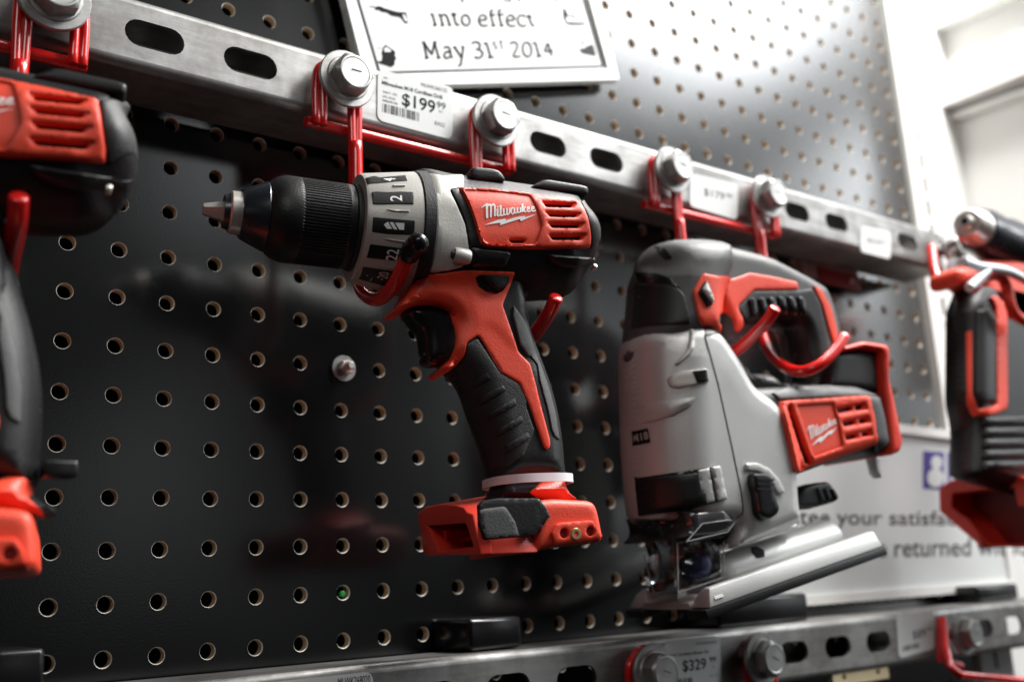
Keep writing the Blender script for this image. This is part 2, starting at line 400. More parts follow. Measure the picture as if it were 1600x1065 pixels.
def snap(L, bodies):
    Q = np.array(L, float); y = np.full(len(Q), 9.0)
    for b in bodies: y = np.minimum(y, b.Y(Q))
    polys = [b for b in bodies if isinstance(b, Body)]
    if not polys or not (y > 8).any(): return L
    sg = sum([segs_of(b.P) for b in polys], []); A = np.array([s_[0] for s_ in sg]); AB = np.array([s_[1] for s_ in sg]) - A; out = []
    for p, yy in zip(Q, y):
        if yy > 8:
            t = np.clip(((p - A) * AB).sum(1) / ((AB * AB).sum(1) + 1e-18), 0, 1); C_ = A + t[:, None] * AB; k = np.argmin(((p - C_) ** 2).sum(1)); q = C_[k]
            n_ = np.array([-AB[k][1], AB[k][0]]); n_ /= np.linalg.norm(n_) + 1e-12; out.append(tuple(q + n_ * .0004))
        else: out.append(tuple(p))
    return out
def densify(px, step=14):
    out = []
    for i in range(len(px)):
        a = np.array(px[i], float); b = np.array(px[(i + 1) % len(px)], float); n = max(1, int(np.linalg.norm(b - a) / step))
        for k in range(n): out.append(tuple(a + (b - a) * k / n))
    return out
def g_patch(px, bodies, e=0.001, b=0.0008, holes=(), rc=0.0, step=0.0022, px_round=1.5, xz=False, sink=0.0006):
    """raised panel following the bodies' front surface; px = traced outline"""
    def prep(L, r_):
        L = L if not r_ else rounded(L, r_, 2)
        return ccw(L if xz else hit(densify(L), bodies))
    loops = [prep(px, px_round)] + [prep(h, min(px_round, 1.2)) for h in holes]
    if not isinstance(bodies, (int, float)): loops = [snap(L, bodies) for L in loops]
    loops = [[p for i, p in enumerate(L) if math.hypot(p[0] - L[i - 1][0], p[1] - L[i - 1][1]) > 1e-5] for L in loops]
    V, T, rem = tri2d(loops, fill_pts(loops, [b * .35, b], step))
    segs = sum([segs_of(l) for l in loops], []); d = np.minimum(pdist(V, segs) / b, 1); pf = .62 + .38 * np.sqrt(np.maximum(0, 1 - (1 - d) ** 2))
    Y0 = surfY(bodies, V, smooth=True); Y = Y0 - e * pf
    VV = [(x, y, z) for (x, z), y in zip(V, Y)]; FF = []
    for t in T:
        a, b_, c = t; ar = (V[b_][0] - V[a][0]) * (V[c][1] - V[a][1]) - (V[c][0] - V[a][0]) * (V[b_][1] - V[a][1])
        FF.append((a, b_, c) if ar > 0 else (a, c, b_))
    k = 0
    for li, L in enumerate(loops):
        m = len(L); base = len(VV)
        for i in range(m): v = rem[k + i]; VV.append((V[v][0], Y0[v] + sink, V[v][1]))
        for i in range(m):
            a, b_ = rem[k + i], rem[k + (i + 1) % m]; c, d_ = base + (i + 1) % m, base + i
            FF.append((b_, a, d_, c) if li == 0 else (a, b_, c, d_))
        k += m
    return VV, FF
def g_print(px, bodies, e=.0003, step=.003):
    L = ccw(hit(densify(px, 6), bodies)); V, T, _ = tri2d([L], fill_pts([L], [], step)); Y = surfY(bodies, V, smooth=True) - e
    return [(x, y, z) for (x, z), y in zip(V, Y)], [tuple(t) for t in T]
def prints(name, lst, bodies, mat, parent, e=.0003):
    m = MB()
    for px in lst:
        if len(px) < 3: continue
        try: m.add(*g_print(px, bodies, e))
        except Exception as ex: print('print skipped', ex)
    return m.build(name, mat, parent, smooth=0)
def patch(name, px, bodies, mat, parent, **k):
    V, Fc = g_patch(px, bodies, **k); return obj(name, V, Fc, mat, parent, smooth=40)
def patches(name, lst, bodies, mat, parent, **k):
    m = MB()
    for px in lst: m.add(*g_patch(px, bodies, **k))
    return m.build(name, mat, parent, smooth=40)
def stroke(P, w0, w1=None):
    """outline of a pen stroke through pixel points"""
    P = [np.array(p, float) for p in P]; w1 = w0 if w1 is None else w1; L = []; R_ = []
    for i, p in enumerate(P):
        t = P[min(i + 1, len(P) - 1)] - P[max(i - 1, 0)]; t /= np.linalg.norm(t) + 1e-9; n = np.array([-t[1], t[0]]); w_ = (w0 + (w1 - w0) * i / (len(P) - 1)) / 2
        L.append(tuple(p + n * w_)); R_.append(tuple(p - n * w_))
    return L + R_[::-1]
_tc = {}
def text_mesh(t, bold=0.0):
    if (t, bold) in _tc: return _tc[(t, bold)]
    cu = bpy.data.curves.new('t', 'FONT'); cu.body = t; cu.size = 1; cu.offset = bold; cu.resolution_u = 4
    o = bpy.data.objects.new('t', cu); COL.objects.link(o); dg = bpy.context.evaluated_depsgraph_get(); dg.update()
    me = bpy.data.meshes.new_from_object(o.evaluated_get(dg)); V = np.array([tuple(v.co)[:2] for v in me.vertices]); Fc = [tuple(p.vertices) for p in me.polygons]
    bpy.data.objects.remove(o); bpy.data.curves.remove(cu); bpy.data.meshes.remove(me)
    mn = V.min(0); mx = V.max(0); V = (V - mn) / (mx - mn); _tc[(t, bold)] = (V, Fc); return V, Fc
def g_text(t, q, bodies, e=0.00025, bold=0.0):
    """q = photo pixels of the lettering's corners: bottom-left, bottom-right, top-right, top-left"""
    V, Fc = text_mesh(t, bold); q = np.array(q, float)
    px = (q[0] * ((1 - V[:, 0]) * (1 - V[:, 1]))[:, None] + q[1] * (V[:, 0] * (1 - V[:, 1]))[:, None] + q[2] * (V[:, 0] * V[:, 1])[:, None] + q[3] * ((1 - V[:, 0]) * V[:, 1])[:, None])
    if isinstance(bodies, (int, float)): return [tuple(U(a, b, bodies) - np.array([0, e, 0])) for a, b in px], Fc
    xz = hit([tuple(p) for p in px], bodies); Y = surfY(bodies, xz); return [(x, y - e, z) for (x, z), y in zip(xz, Y)], Fc
def g_flat(px, y, e=0.0):                                    # flat printed shape on plane y
    P = ccw(UXZ(px, y)); V, T, _ = tri2d([P]); return [(a, y - e, b) for a, b in V], [tuple(t) for t in T]
def g_slab(loops, y0, y1, rot=None):
    loops = [ccw(l) for l in loops]; V, T, rem = tri2d(loops); n = len(V); FF = []
    for t in T:
        a, b, c = t; ar = (V[b][0] - V[a][0]) * (V[c][1] - V[a][1]) - (V[c][0] - V[a][0]) * (V[b][1] - V[a][1])
        if ar < 0: b, c = c, b
        FF += [(a, b, c), (n + a, n + c, n + b)]
    k = 0
    for li, L in enumerate(loops):
        for i in range(len(L)):
            a, b = rem[k + i], rem[k + (i + 1) % len(L)]; FF.append((b, a, n + a, n + b) if li == 0 else (a, b, n + b, n + a))
        k += len(L)
    return [(x, y0, z) for x, z in V] + [(x, y1, z) for x, z in V], FF
def slot(cx, cz, L, H, n=8):
    r = H / 2; a = L / 2 - r; out = []
    for sx, a0 in ((1, -90), (-1, 90)):
        for k in range(n + 1): t = rad(a0 + 180 * k / n); out.append((cx + sx * a + r * math.cos(t), cz + r * math.sin(t)))
    return out
def rrect(x0, x1, z0, z1, r, n=5):
    out = []
    for cx, cz, a0 in ((x1 - r, z1 - r, 0), (x0 + r, z1 - r, 90), (x0 + r, z0 + r, 180), (x1 - r, z0 + r, 270)):
        for k in range(n + 1): t = rad(a0 + 90 * k / n); out.append((cx + r * math.cos(t), cz + r * math.sin(t)))
    return out
IN = 0.0254

# ================================================================== SETTING
wl = obj('wall', *g_box(-1.2, 2.6, .05, .07, -1.0, 1.3), DARKB); wl['kind'] = 'structure'  # backing sheet added behind the boards to stop light coming through the holes

def pegboard(c0, c1, r0, r1, ox, oz, label):
    """c = columns (x), r = rows (z, upwards), one hole in the middle of each inch cell"""
    V = []; Fc = []; M = []; idx = {}
    def vid(x, y, z):
        k = (round(x * 1e6), round(y * 1e6), round(z * 1e6))
        if k not in idx: idx[k] = len(V); V.append((x, y, z))
        return idx[k]
    n = 16; hr = .0039; h = IN / 2
    sq = []
    for k in range(n):
        a = 2 * math.pi * k / n + math.pi / 4; c, s_ = math.cos(a), math.sin(a); m = max(abs(c), abs(s_)); sq.append((c / m * h, s_ / m * h))
    for c in range(c0, c1):
        for r in range(r0, r1):
            cx = ox + c * IN; cz = oz + r * IN; jx, jz = random.uniform(-1, 1) * .00012, random.uniform(-1, 1) * .00012
            ci = [(math.cos(2 * math.pi * k / n + math.pi / 4), math.sin(2 * math.pi * k / n + math.pi / 4)) for k in range(n)]
            o_ = [vid(cx + a, 0, cz + b) for a, b in sq]; R_ = [vid(cx + jx + a * hr * 1.08, 0, cz + jz + b * hr * 1.08) for a, b in ci]
            R2 = [vid(cx + jx + a * hr, .0006, cz + jz + b * hr) for a, b in ci]
            i_ = [vid(cx + jx + a * hr, .0055, cz + jz + b * hr) for a, b in ci]
            for k in range(n):
                k2 = (k + 1) % n
                Fc.append((o_[k], o_[k2], R_[k2], R_[k])); M.append(0)
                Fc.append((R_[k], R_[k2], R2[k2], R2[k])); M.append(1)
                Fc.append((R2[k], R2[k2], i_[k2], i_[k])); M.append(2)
    x0, x1, z0, z1 = ox + c0 * IN - h, ox + c1 * IN - h, oz + r0 * IN - h, oz + r1 * IN - h
    b = [(x0, .0055, z0), (x1, .0055, z0), (x1, .0055, z1), (x0, .0055, z1), (x0, 0, z0), (x1, 0, z0), (x1, 0, z1), (x0, 0, z1)]
    k = len(V); V += b
    for a, b_ in ((0, 1), (1, 2), (2, 3), (3, 0)): Fc.append((k + a, k + b_, k + b_ + 4, k + a + 4)); M.append(1)
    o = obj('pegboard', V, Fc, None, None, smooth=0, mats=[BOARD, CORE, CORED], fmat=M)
    return tag(o, label, 'pegboard')
pegboard(-14, 31, -17, 4, 0, .0, 'glossy black pegboard with round holes behind the two power tools, below the upper rail')
pegboard(-14, 31, 4, 22, .0056, .0040, 'glossy black pegboard with bright glare above the upper rail, behind the white sign')

def strut(zc, xa, xb, slots, label, H=.0385, yf=-.048, D=.041):
    r = .0045; t = .0025; z0 = zc - H / 2; z1 = zc + H / 2; m = MB()
    flat = [(xa, z0 + r), (xb, z0 + r), (xb, z1 - r), (xa, z1 - r)]
    m.add(*g_slab([flat] + [slot(x, zc, .0300, .0145) for x in slots], yf, yf + t))
    def sweep(prof):
        n = len(prof); V = [(xa, y, z) for y, z in prof] + [(xb, y, z) for y, z in prof]
        Fc = [(i, (i + 1) % n, n + (i + 1) % n, n + i) for i in range(n)] + [tuple(range(n)), tuple(range(n, 2 * n))[::-1]]; return V, Fc
    for s in (1, -1):
        out = []; inn = []
        for k in range(7):
            a = rad(90 * k / 6); out.append((yf + r - r * math.cos(a), zc + s * (H / 2 - r + r * math.sin(a))))
            inn.append((yf + r - (r - t) * math.cos(a), zc + s * (H / 2 - r + (r - t) * math.sin(a))))
        out.append((yf + D, zc + s * H / 2)); inn.append((yf + D, zc + s * (H / 2 - t)))
        m.add(*sweep(out + inn[::-1]))
    o = m.build('strut_rail', ZINC, None, 40, base=((xa + xb) / 2, -.03, zc))
    bm = bmesh.new(); bm.from_mesh(o.data); bmesh.ops.remove_doubles(bm, verts=bm.verts[:], dist=1e-6); bmesh.ops.recalc_face_normals(bm, faces=bm.faces[:]); bm.to_mesh(o.data); bm.free()
    return tag(o, label, 'metal rail')
SX = .0250; SP = 2 * IN
strut(.0982, -.42, .741, [SX + SP * k for k in (0, 1, 5, 6, 10, 11, 13)], 'upper galvanised slotted steel rail that the red hooks are bolted to')
LS = [SX + SP * (8.80 - .963 * k) for k in range(4, 17)] + [SX + SP * q for q in (8.80, 9.763, 10.726, 13.615, 14.577)]
strut(-.2325, -.42, .90, LS, 'lower galvanised slotted steel rail running along the bottom of the picture')

# ---- bolts
bolt0 = None
def bolt(x, z, label, rot=0.0, y=-.0585):
    global bolt0
    if bolt0 is None:
        t = thing('hex_bolt', label, 'bolt', (x, y, z), 'bolts holding the red hooks to the rails')
        A = (x, y, z)
        wv = g_lathe(A, (0, -1, 0), [(0, .0050), (0, .0162), (.0004, .0166), (.0022, .0166), (.0026, .0162), (.0027, .0128), (.0034, .0122), (.0036, .0110)], 48, up=(0, 0, 1))
        obj('washer', *wv, ZBOLT, t, 35)
        Vh = []; Fh = []; L = [(0.0030, .0093, 6), (.0100, .0093, 6), (.0112, .0083, 0)]
        def ring(yy, rr, hexa):
            o = []
            for k in range(36):
                a = 2 * math.pi * k / 36
                q = (a % (math.pi / 3)) - math.pi / 6; R_ = rr / math.cos(q) * math.cos(math.pi / 6) * 1.10 if hexa else rr
                o.append((x + R_ * math.cos(a), y - yy, z + R_ * math.sin(a)))
            return o
        RR = [ring(.0030, .0106, 1), ring(.0108, .0106, 1), ring(.0122, .0094, 0), ring(.0123, .0086, 0), ring(.0120, .0080, 0), ring(.0120, .0001, 0)]
        for q in RR: Vh += q
        for i in range(len(RR) - 1):
            for k in range(36): Fh.append((i * 36 + k, i * 36 + (k + 1) % 36, (i + 1) * 36 + (k + 1) % 36, (i + 1) * 36 + k))
        hd = obj('bolt_head', Vh, Fh, ZBOLT, t, 25)
        mk = MB(); mk.add(*g_box(x - .0026, x + .0034, y - .01235, y - .0118, z + .0005, z + .0008)); mk.build('stamped_mark', INKG, hd, 0)
        obj('shank', *g_tube([(x, y + .001, z), (x, -.040, z)], .0048), ZBOLT, t)
        bolt0 = t
    else:
        t = dup(bolt0, (x, y, z), label); 
    t.rotation_euler = (0, rot, 0); return t
def dup(root, loc, label=None, group=None):
    r = root.copy(); COL.objects.link(r); r.location = loc
    if label: r['label'] = label
    if group: r['group'] = group
    def rec(src, dst):
        for ch in list(src.children):
            c = ch.copy(); COL.objects.link(c); c.parent = dst; rec(ch, c)
    rec(root, r); return r
bz = .0975
bolt(SX + SP * 2, bz, 'zinc hex bolt with wide washer left of the price label reading $199', .0)
bolt(SX + SP * 4, bz, 'zinc hex bolt with wide washer right of the price label reading $199', .12)
bolt(SX - SP, bz, 'zinc hex bolt with wide washer in the top left corner, above the cut-off drill', -.35)
bolt(SX + SP * 7, bz, 'out-of-focus zinc hex bolt over the left end of the jigsaw hanger', .25)
bolt(SX + SP * 9, bz, 'out-of-focus zinc hex bolt over the right end of the jigsaw hanger', -.1)
bolt(SX + SP * 14 + .001, bz, 'blurred zinc hex bolt at the right end of the upper rail', .3)
lx = lambda q: SX + SP * (8.80 - .963 * q)
bolt(lx(3) + .001, -.2325, 'zinc hex bolt on the lower rail left of the label reading $329', .3)
bolt(lx(1) + .001, -.2325, 'zinc hex bolt on the lower rail right of the label reading $329', .45)
bolt(lx(-4) - .001, -.2325, 'blurred zinc hex bolt at the right end of the lower rail', .2)

# ---- red wire hangers
WR = .0031
def hanger(dx, label, legs, tips, dz=0.0, rubber=True, drops=(.016, .018)):
    """legs x, with J hooks: tips = [(x,y,z) of the wire's end]"""
    b1, b2 = SX + SP * 2 + dx, SX + SP * 4 + dx; zt = .0975 + dz
    t = thing('wire_hanger', label, 'hook', ((b1 + b2) / 2, -.05, zt - .024), 'red wire hangers bolted to the rails')
    obj('crossbar', *g_tube([(b1 - .0185, -.0475, zt - .0245), (b2 + .0185, -.0475, zt - .0245)], WR), REDW, t)
    for i, (lx_, tip) in enumerate(zip(legs, tips)):
        path = tip if isinstance(tip, list) else None
        if path: tip = path[-1]
        b = (b1, b2)[i]; s = (1, -1)[i]; sh = b - s * (.0135 if dz == 0 else .0122)
        # bracket: bar pair round the bolt, short end on the crossbar
        m = MB()
        for off in (-.0021, .0021):
            m.add(*g_tube(spline([(sh + off, -.0535, zt - .0275), (sh + off, -.0535, zt - .004), (sh + s * .002 + off * .6, -.0535, zt + .007), (b, -.0535, zt + .0115 + abs(off)),
                                  (lx_ - s * .002 + off * .6, -.0535, zt + .007), (lx_ + off, -.0535, zt - .004), (lx_ + off * .8, -.0535, zt - .040), (lx_ + off * .8, -.0535, zt - .060 if tips[i] else zt - .041)], 5), .0024))
        m.build('loop', REDW, t, 60)
        if tip is None: continue
        tx, ty, tz = tip; zb = tz - drops[i]
        pts = [(lx_, -.0545, zt - .034), (lx_, -.0545, zt - .07), (lx_, -.0548, zb + .030), (lx_ + (tx - lx_) * .1, -.0575, zb + .014), (lx_ + (tx - lx_) * .25, -.068, zb + .004), (lx_ + (tx - lx_) * .45, -.085, zb - .002),
               (lx_ + (tx - lx_) * .65, -.103, zb + .001), (lx_ + (tx - lx_) * .85, ty + .010, zb + .011), (tx, ty, tz)]
        if path: pts = path
        h = obj('hook_arm', *g_tube(spline(pts, 7), .0037, 20, rr=.2), REDW, t, 60)
        if rubber and i == 0:
            q = spline(pts, 7); q = q[-9:]; e = q[-1] - q[-2]; e /= np.linalg.norm(e); q = q + [q[-1] + e * .002, q[-1] + e * .0035]
            obj('rubber_tip', *g_tube(q, .0050, 20, sc=[.0046] + [.0051] * (len(q) - 3) + [.0049, .0036], rr=.5), BLKG, h, 60)
    return t
def tipat(u, v, y): q = U(u, v, y); return (q[0], y, q[2])
leg1 = U(556, 230, -.0545)[0]; leg2 = U(745, 240, -.0545)[0]; jl1 = U(1062, 350, -.0545)[0]; jl2 = U(1185, 350, -.0545)[0]
hanger(0, 'red wire hanger with a black rubber tip that holds the middle drill', (leg1, leg2), (tipat(653, 380, -.1305), tipat(869, 465, -.134)), drops=(.013, .018))
hanger(.254, 'red wire hanger with two bare upturned hooks that holds the jigsaw', (jl1, jl2), (tipat(1211, 482, -.136), [(jl2, -.0545, .07), (jl2, -.0545, .045), tipat(1188, 492, -.057), tipat(1190, 520, -.062), tipat(1204, 552, -.080), tipat(1226, 573, -.104), tipat(1252, 580, -.121), tipat(1280, 570, -.130), tipat(1303, 549, -.133), tipat(1320, 525, -.134)]), rubber=False, drops=(.018, .022))
hanger(-.254, 'red wire hanger in the top left corner that holds the cut-off drill', (leg1 - .254, leg2 - .254), (tipat(-250, 380, -.12), tipat(29, 308, -.137)))
for dx, lab in ((lx(3) - SX - 2 * SP, 'red wire hanger behind the bolts beside the label reading $329'),):
    hanger(dx, lab, (SX + SP * 2 + dx + .0095, SX + SP * 4 + dx - .0095), (None, None), dz=-.330, rubber=False)

# ---- price labels
def price_label(quad, y, label, texts, bars=None, grp='price labels stuck on the rails'):
    # quad = photo pixels TL, TR, BR, BL
    c = np.mean([U(a, b, y) for a, b in quad], 0); t = thing('price_label', label, 'price label', tuple(c), grp)
    P = ccw(rounded(UXZ(quad, y), .0025, 3)); obj('sticker', *g_slab([P], y - .0003, y), PAPER, t, 0)
    q = np.array(quad, float)
    def m(a, b): return tuple(q[0] * (1 - a) * (1 - b) + q[1] * a * (1 - b) + q[2] * a * b + q[3] * (1 - a) * b)
    groups = {}
    for s, a0, a1, b0, b1, mt, bold in texts:
        V, Fc = g_text(s, [m(a0, b1), m(a1, b1), m(a1, b0), m(a0, b0)], y - .0003, .00012, bold); groups.setdefault(mt.name, (mt, MB()))[1].add(V, Fc)
    if bars:
        a0, a1, b0, b1 = bars; a = a0; mb = groups.setdefault(INKG.name, (INKG, MB()))[1]; rnd = random.Random(3)
        while a < a1:
            w_ = rnd.choice((.006, .010, .016)); V = [m(a, b1), m(a + w_, b1), m(a + w_, b0), m(a, b0)]; mb.add([tuple(U(*p, y - .0003) - np.array([0, .00012, 0])) for p in V], [(0, 1, 2, 3)]); a += w_ + rnd.choice((.008, .013, .02))
    for k, (mt, mb) in groups.items(): mb.build('lettering', mt, t, 0)
    return t
YS = -.0482
price_label([(590, 108), (708, 137), (706, 219), (589, 188)], YS, 'white price label on the upper rail reading $199 with a barcode',
            [('$199', .33, .77, .34, .62, INK, .012), ('99', .79, .905, .335, .46, INK, .0), ('EA', .82, .87, .50, .53, INKG, 0), ('EA22', .77, .90, .72, .79, INKG, 0), ('Milwaukee M18 Cordless Drill', .06, .86, .20, .275, INKG, .02),
             ('ea.', .08, .14, .12, .15, INKG, 0), ('MLWK260122', .58, .92, .055, .125, INKG, 0), ('2601-20', .07, .26, .39, .43, INKG, 0), ('UPC 45242', .07, .24, .48, .525, INKG, 0), ('045242-20', .07, .27, .56, .60, INKG, .02)], (.07, .56, .64, .81))
price_label([(1078, 270), (1153, 288), (1152, 344), (1077, 322)], YS, 'blurred white price label on the upper rail above the jigsaw, reading $179',
            [('$179', .30, .72, .34, .58, INKG, .0), ('99', .76, .88, .33, .44, INKG, 0)], None)
price_label([(1345, 352), (1392, 362), (1391, 405), (1344, 393)], YS, 'blurred white price label near the right end of the upper rail',
            [('$229', .22, .72, .38, .6, INKG, .0), ('99', .76, .88, .38, .48, INKG, 0)], None)
price_label([(1037, 1000), (1124, 992), (1127, 1066), (1040, 1078)], YS, 'white price label on the lower rail reading $329',
            [('$329', .32, .74, .44, .70, INK, .012), ('99', .80, .92, .43, .54, INK, 0), ('EA', .84, .89, .62, .65, INKG, 0), ('EA12', .80, .94, .80, .84, INKG, 0), ('M18 Cordless Planer Kit', .08, .80, .28, .34, INKG, .02), ('MLWK262920', .58, .94, .10, .15, INKG, 0)], (.08, .48, .80, 1.0))
price_label([(1400, 962), (1458, 952), (1460, 1013), (1404, 1028)], YS, 'blurred white price label on the lower rail between two slots, reading $89',
            [('$89', .42, .78, .42, .66, INKG, .0), ('99', .82, .95, .42, .52, INKG, 0)], (.12, .6, .74, .86))
price_label([(330, 1075), (582, 1048), (585, 1140), (330, 1160)], YS, 'white price label at the bottom edge reading MLWK268020',
            [('MLWK268020', .785, .985, .055, .20, INK, .0)], None)

# ---- signs
def framed(name, label, cat, quad, y, th, inner=None):
    c = np.mean([U(a, b, y) for a, b in quad], 0); t = thing(name, label, cat, tuple(c))
    P = UXZ(quad, y); obj('panel', *g_slab([ccw(P)], y, y + th), WHITE, t, 0); return t
ts = framed('framed_sign', 'white framed sign above the upper rail reading into effect May 31st 2014', 'sign', [(505, -150), (566, 125), (962, 118), (890, -155)], -.012, .006)
m = MB(); fr = [(500, -155), (574, 136), (967, 125), (896, -160)]; fi = [(515, -140), (589, 118), (950, 108), (880, -145)]
m.add(*g_slab([ccw(UXZ(fr, -.013)), ccw(UXZ(fi, -.013))], -.0136, -.006)); m.build('frame', WPAINT, ts, 0)
m = MB(); lo = [(519.0, -137), (592.5, 114), (944.5, 104), (874, -141)]; li = [(521.5, -135), (594.5, 112.2), (942, 102.3), (871.5, -139)]
m.add(*g_slab([ccw(UXZ(lo, -.0125)), ccw(UXZ(li, -.0125))], -.0126, -.012)); m.build('border_line', INKG, ts, 0)
YP = -.0121; K20 = K(660, 0, 6.667); K21 = K(575, 0, 9.68); K22 = K(860, 0, 9.68)
def ell(cx, cy, rx, ry, sl, n=18): return [(cx + rx * math.cos(2 * math.pi * k / n) + sl * math.sin(2 * math.pi * k / n) * ry, cy + ry * math.sin(2 * math.pi * k / n)) for k in range(n + 1)]
GL = [[(85, 153), (112, 150)], [(106, 150), (135, 262)], [(112, 266), (152, 262)], [(88, 98), (98, 104)], [(165, 156), (186, 152), (212, 262)], [(190, 267), (228, 262)], [(192, 178), (215, 156), (245, 160), (262, 190), (285, 262)], [(268, 266), (300, 261)],
      [(320, 130), (345, 240), (363, 264), (388, 258)], [(300, 156), (357, 150)], ell(452, 213, 42, 55, .12), [(592, 214), (667, 206), (655, 170), (625, 158), (597, 175), (588, 215), (605, 258), (640, 273), (682, 265)],
      [(742, 117), (715, 108), (708, 130), (740, 268)], [(698, 158), (762, 155)], [(720, 271), (762, 267)], [(828, 114), (800, 105), (792, 130), (825, 268)], [(785, 157), (852, 153)], [(806, 271), (848, 267)],
      [(882, 216), (957, 208), (945, 172), (915, 160), (887, 177), (878, 217), (895, 260), (930, 275), (970, 267)], [(1077, 177), (1045, 160), (1005, 170), (993, 210), (1010, 258), (1045, 276), (1082, 264)],
      [(1105, 152), (1130, 240), (1147, 267), (1170, 268)], [(1088, 180), (1138, 173)],
      [(14, 445), (47, 602)], [(-4, 445), (30, 442)], [(26, 607), (68, 602)], [(20, 450), (100, 572), (125, 450)], [(128, 445), (170, 602)], [(112, 443), (150, 440)], [(150, 605), (190, 601)],
      [(222, 502), (255, 490), (283, 508), (300, 590), (318, 602)], [(287, 545), (245, 545), (225, 578), (250, 609), (295, 592)], [(337, 495), (408, 600)], [(320, 496), (352, 492)], [(427, 490), (412, 600), (400, 680), (372, 688)], [(405, 493), (436, 490)],
      [(512, 458), (545, 440), (585, 447), (600, 477), (590, 508), (556, 519)], [(588, 515), (625, 545), (620, 588), (580, 606), (543, 594)], [(640, 463), (668, 446), (712, 597)], [(684, 602), (744, 595)],
      [(910, 462), (940, 441), (975, 450), (990, 490), (948, 588), (1024, 586)], ell(1090, 517, 45, 76, .10), [(1150, 458), (1176, 441), (1216, 587)], [(1190, 590), (1244, 583)], [(1348, 584), (1305, 448), (1272, 537), (1362, 530)], [(1400, 578), (1412, 582)]]
m = MB()
for g in GL:
    g2 = [tuple(p[:2]) for p in spline([(x, y, 0) for x, y in g], 4)] if len(g) > 4 else g
    for i in range(len(g2) - 1): m.add(*g_flat(stroke(K20(g2[i], g2[i + 1]), 3.0), YP, .0001 + .00001 * (i % 2)))
m.build('lettering', INK, ts, 0)
m = MB()
for g in ([(767, 442), (740, 437), (735, 462), (768, 482), (775, 508), (750, 516)], [(797, 434), (838, 430)], [(815, 432), (832, 516)]):
    for i in range(len(g) - 1): m.add(*g_flat(stroke(K20(g[i], g[i + 1]), 1.9), YP, .0001 + .00001 * (i % 2)))
m.build('lettering', INKG, ts, 0)
m = MB().add(*g_text('comes to pricing policy', [(600, 6), (880, 2), (868, -24), (592, -20)], YP, .0001)); m.build('lettering', INK, ts, 0)
for pg in (K21((10, 100), (90, 98), (110, 110), (160, 95), (200, 105), (240, 125), (370, 165), (450, 185), (570, 190), (585, 220), (605, 350), (590, 355), (550, 345), (515, 290), (480, 262), (350, 240), (290, 195), (200, 180), (165, 150), (120, 160), (100, 112), (10, 106)),
           K21((205, 800), (230, 740), (150, 730), (145, 718), (215, 738), (262, 680), (395, 770), (415, 800), (405, 840), (430, 890), (405, 920), (400, 985), (350, 1020), (270, 990), (200, 970), (130, 935), (205, 925), (220, 860)),
           K22((190, 125), (240, 160), (255, 225), (230, 335), (380, 345), (550, 350), (490, 378), (300, 378), (225, 350), (200, 250)),
           K22((250, 225), (320, 232), (390, 262), (380, 275), (310, 248), (250, 243))):
    MB().add(*g_flat(pg, YP, .0001)).build('tool_picture', INK, ts, 0)
MB().add(*g_flat(K22((440, 735), (490, 740), (555, 700), (640, 670), (670, 760), (690, 850), (500, 815), (450, 780)), YP, .0001)).build('tool_picture', INKG, ts, 0)
MB().add(*g_flat(K22((460, 650), (480, 620), (515, 650), (500, 672)), YP, .0001)).build('tool_picture', INKG, ts, 0)
for pg in (K21((518, 225), (558, 228), (590, 300), (590, 335), (556, 320)), K21((240, 740), (275, 712), (350, 765), (340, 790), (250, 790))): MB().add(*g_flat(pg, YP, .0002)).build('picture_gap', WHITE, ts, 0)

Y2 = -.0062
s2 = framed('returns_sign', 'white framed shop sign behind the jigsaw about satisfaction and returned goods', 'sign', [(1190, 652), (1512, 681), (1600, 905), (1100, 950)], Y2, .004)
c = s2
fr = [(1050, 622), (1515, 678), (1519, 905), (1060, 948)]; P0 = [U(a, b, -.004) for a, b in fr]
for ch in list(s2.children): bpy.data.objects.remove(ch)
x0, x1 = .42, U(1517, 800, Y2)[0] + .052; zt, zb = U(1440, 662, Y2)[2], U(1270, 936, Y2)[2]
obj('panel', *g_slab([[(x0, zb), (x1, zb), (x1, zt - .009), (x0, zt)]], Y2, Y2 + .005), WHITE, s2, 0)
m = MB(); m.add(*g_slab([[(x0 - .003, zb - .004), (x1 + .003, zb - .004), (x1 + .003, zt - .006), (x0 - .003, zt + .004)], [(x0 + .004, zb + .003), (x1 - .004, zb + .003), (x1 - .004, zt - .014), (x0 + .004, zt - .004)]], Y2 - .003, Y2 + .0052)); m.build('frame', WPAINT, s2, 0)
m = MB(); Yt = Y2 - .0001
m.add(*g_text('guarantee your satisfaction or', [(1150, 826), (1600, 828), (1600, 800), (1150, 792)], Yt, .0001, .01))
m.add(*g_text('cannot be returned without a', [(1250, 872), (1660, 866), (1660, 838), (1250, 842)], Yt, .0001, .01)); m.build('lettering', INKG, s2, 0)
m = MB().add(*g_flat([(1442, 704), (1475, 706), (1475, 765), (1442, 763)], Yt, .0001)); lg = m.build('emblem', INKP, s2, 0)
def circ(cx, cy, rx, ry, n=14): return [(cx + rx * math.cos(2 * math.pi * k / n), cy + ry * math.sin(2 * math.pi * k / n)) for k in range(n)]
m = MB().add(*g_flat(circ(1463, 722, 9, 11), Yt, .0003)).add(*g_flat(circ(1461, 746, 13, 15), Yt, .0005)); m.build('emblem_figure', WHITE, lg, 0)
MB().add(*g_text('IDI', [(1481, 762), (1524, 764), (1524, 708), (1480, 706)], Yt, .0001, .01)).build('lettering', INKP, s2, 0)

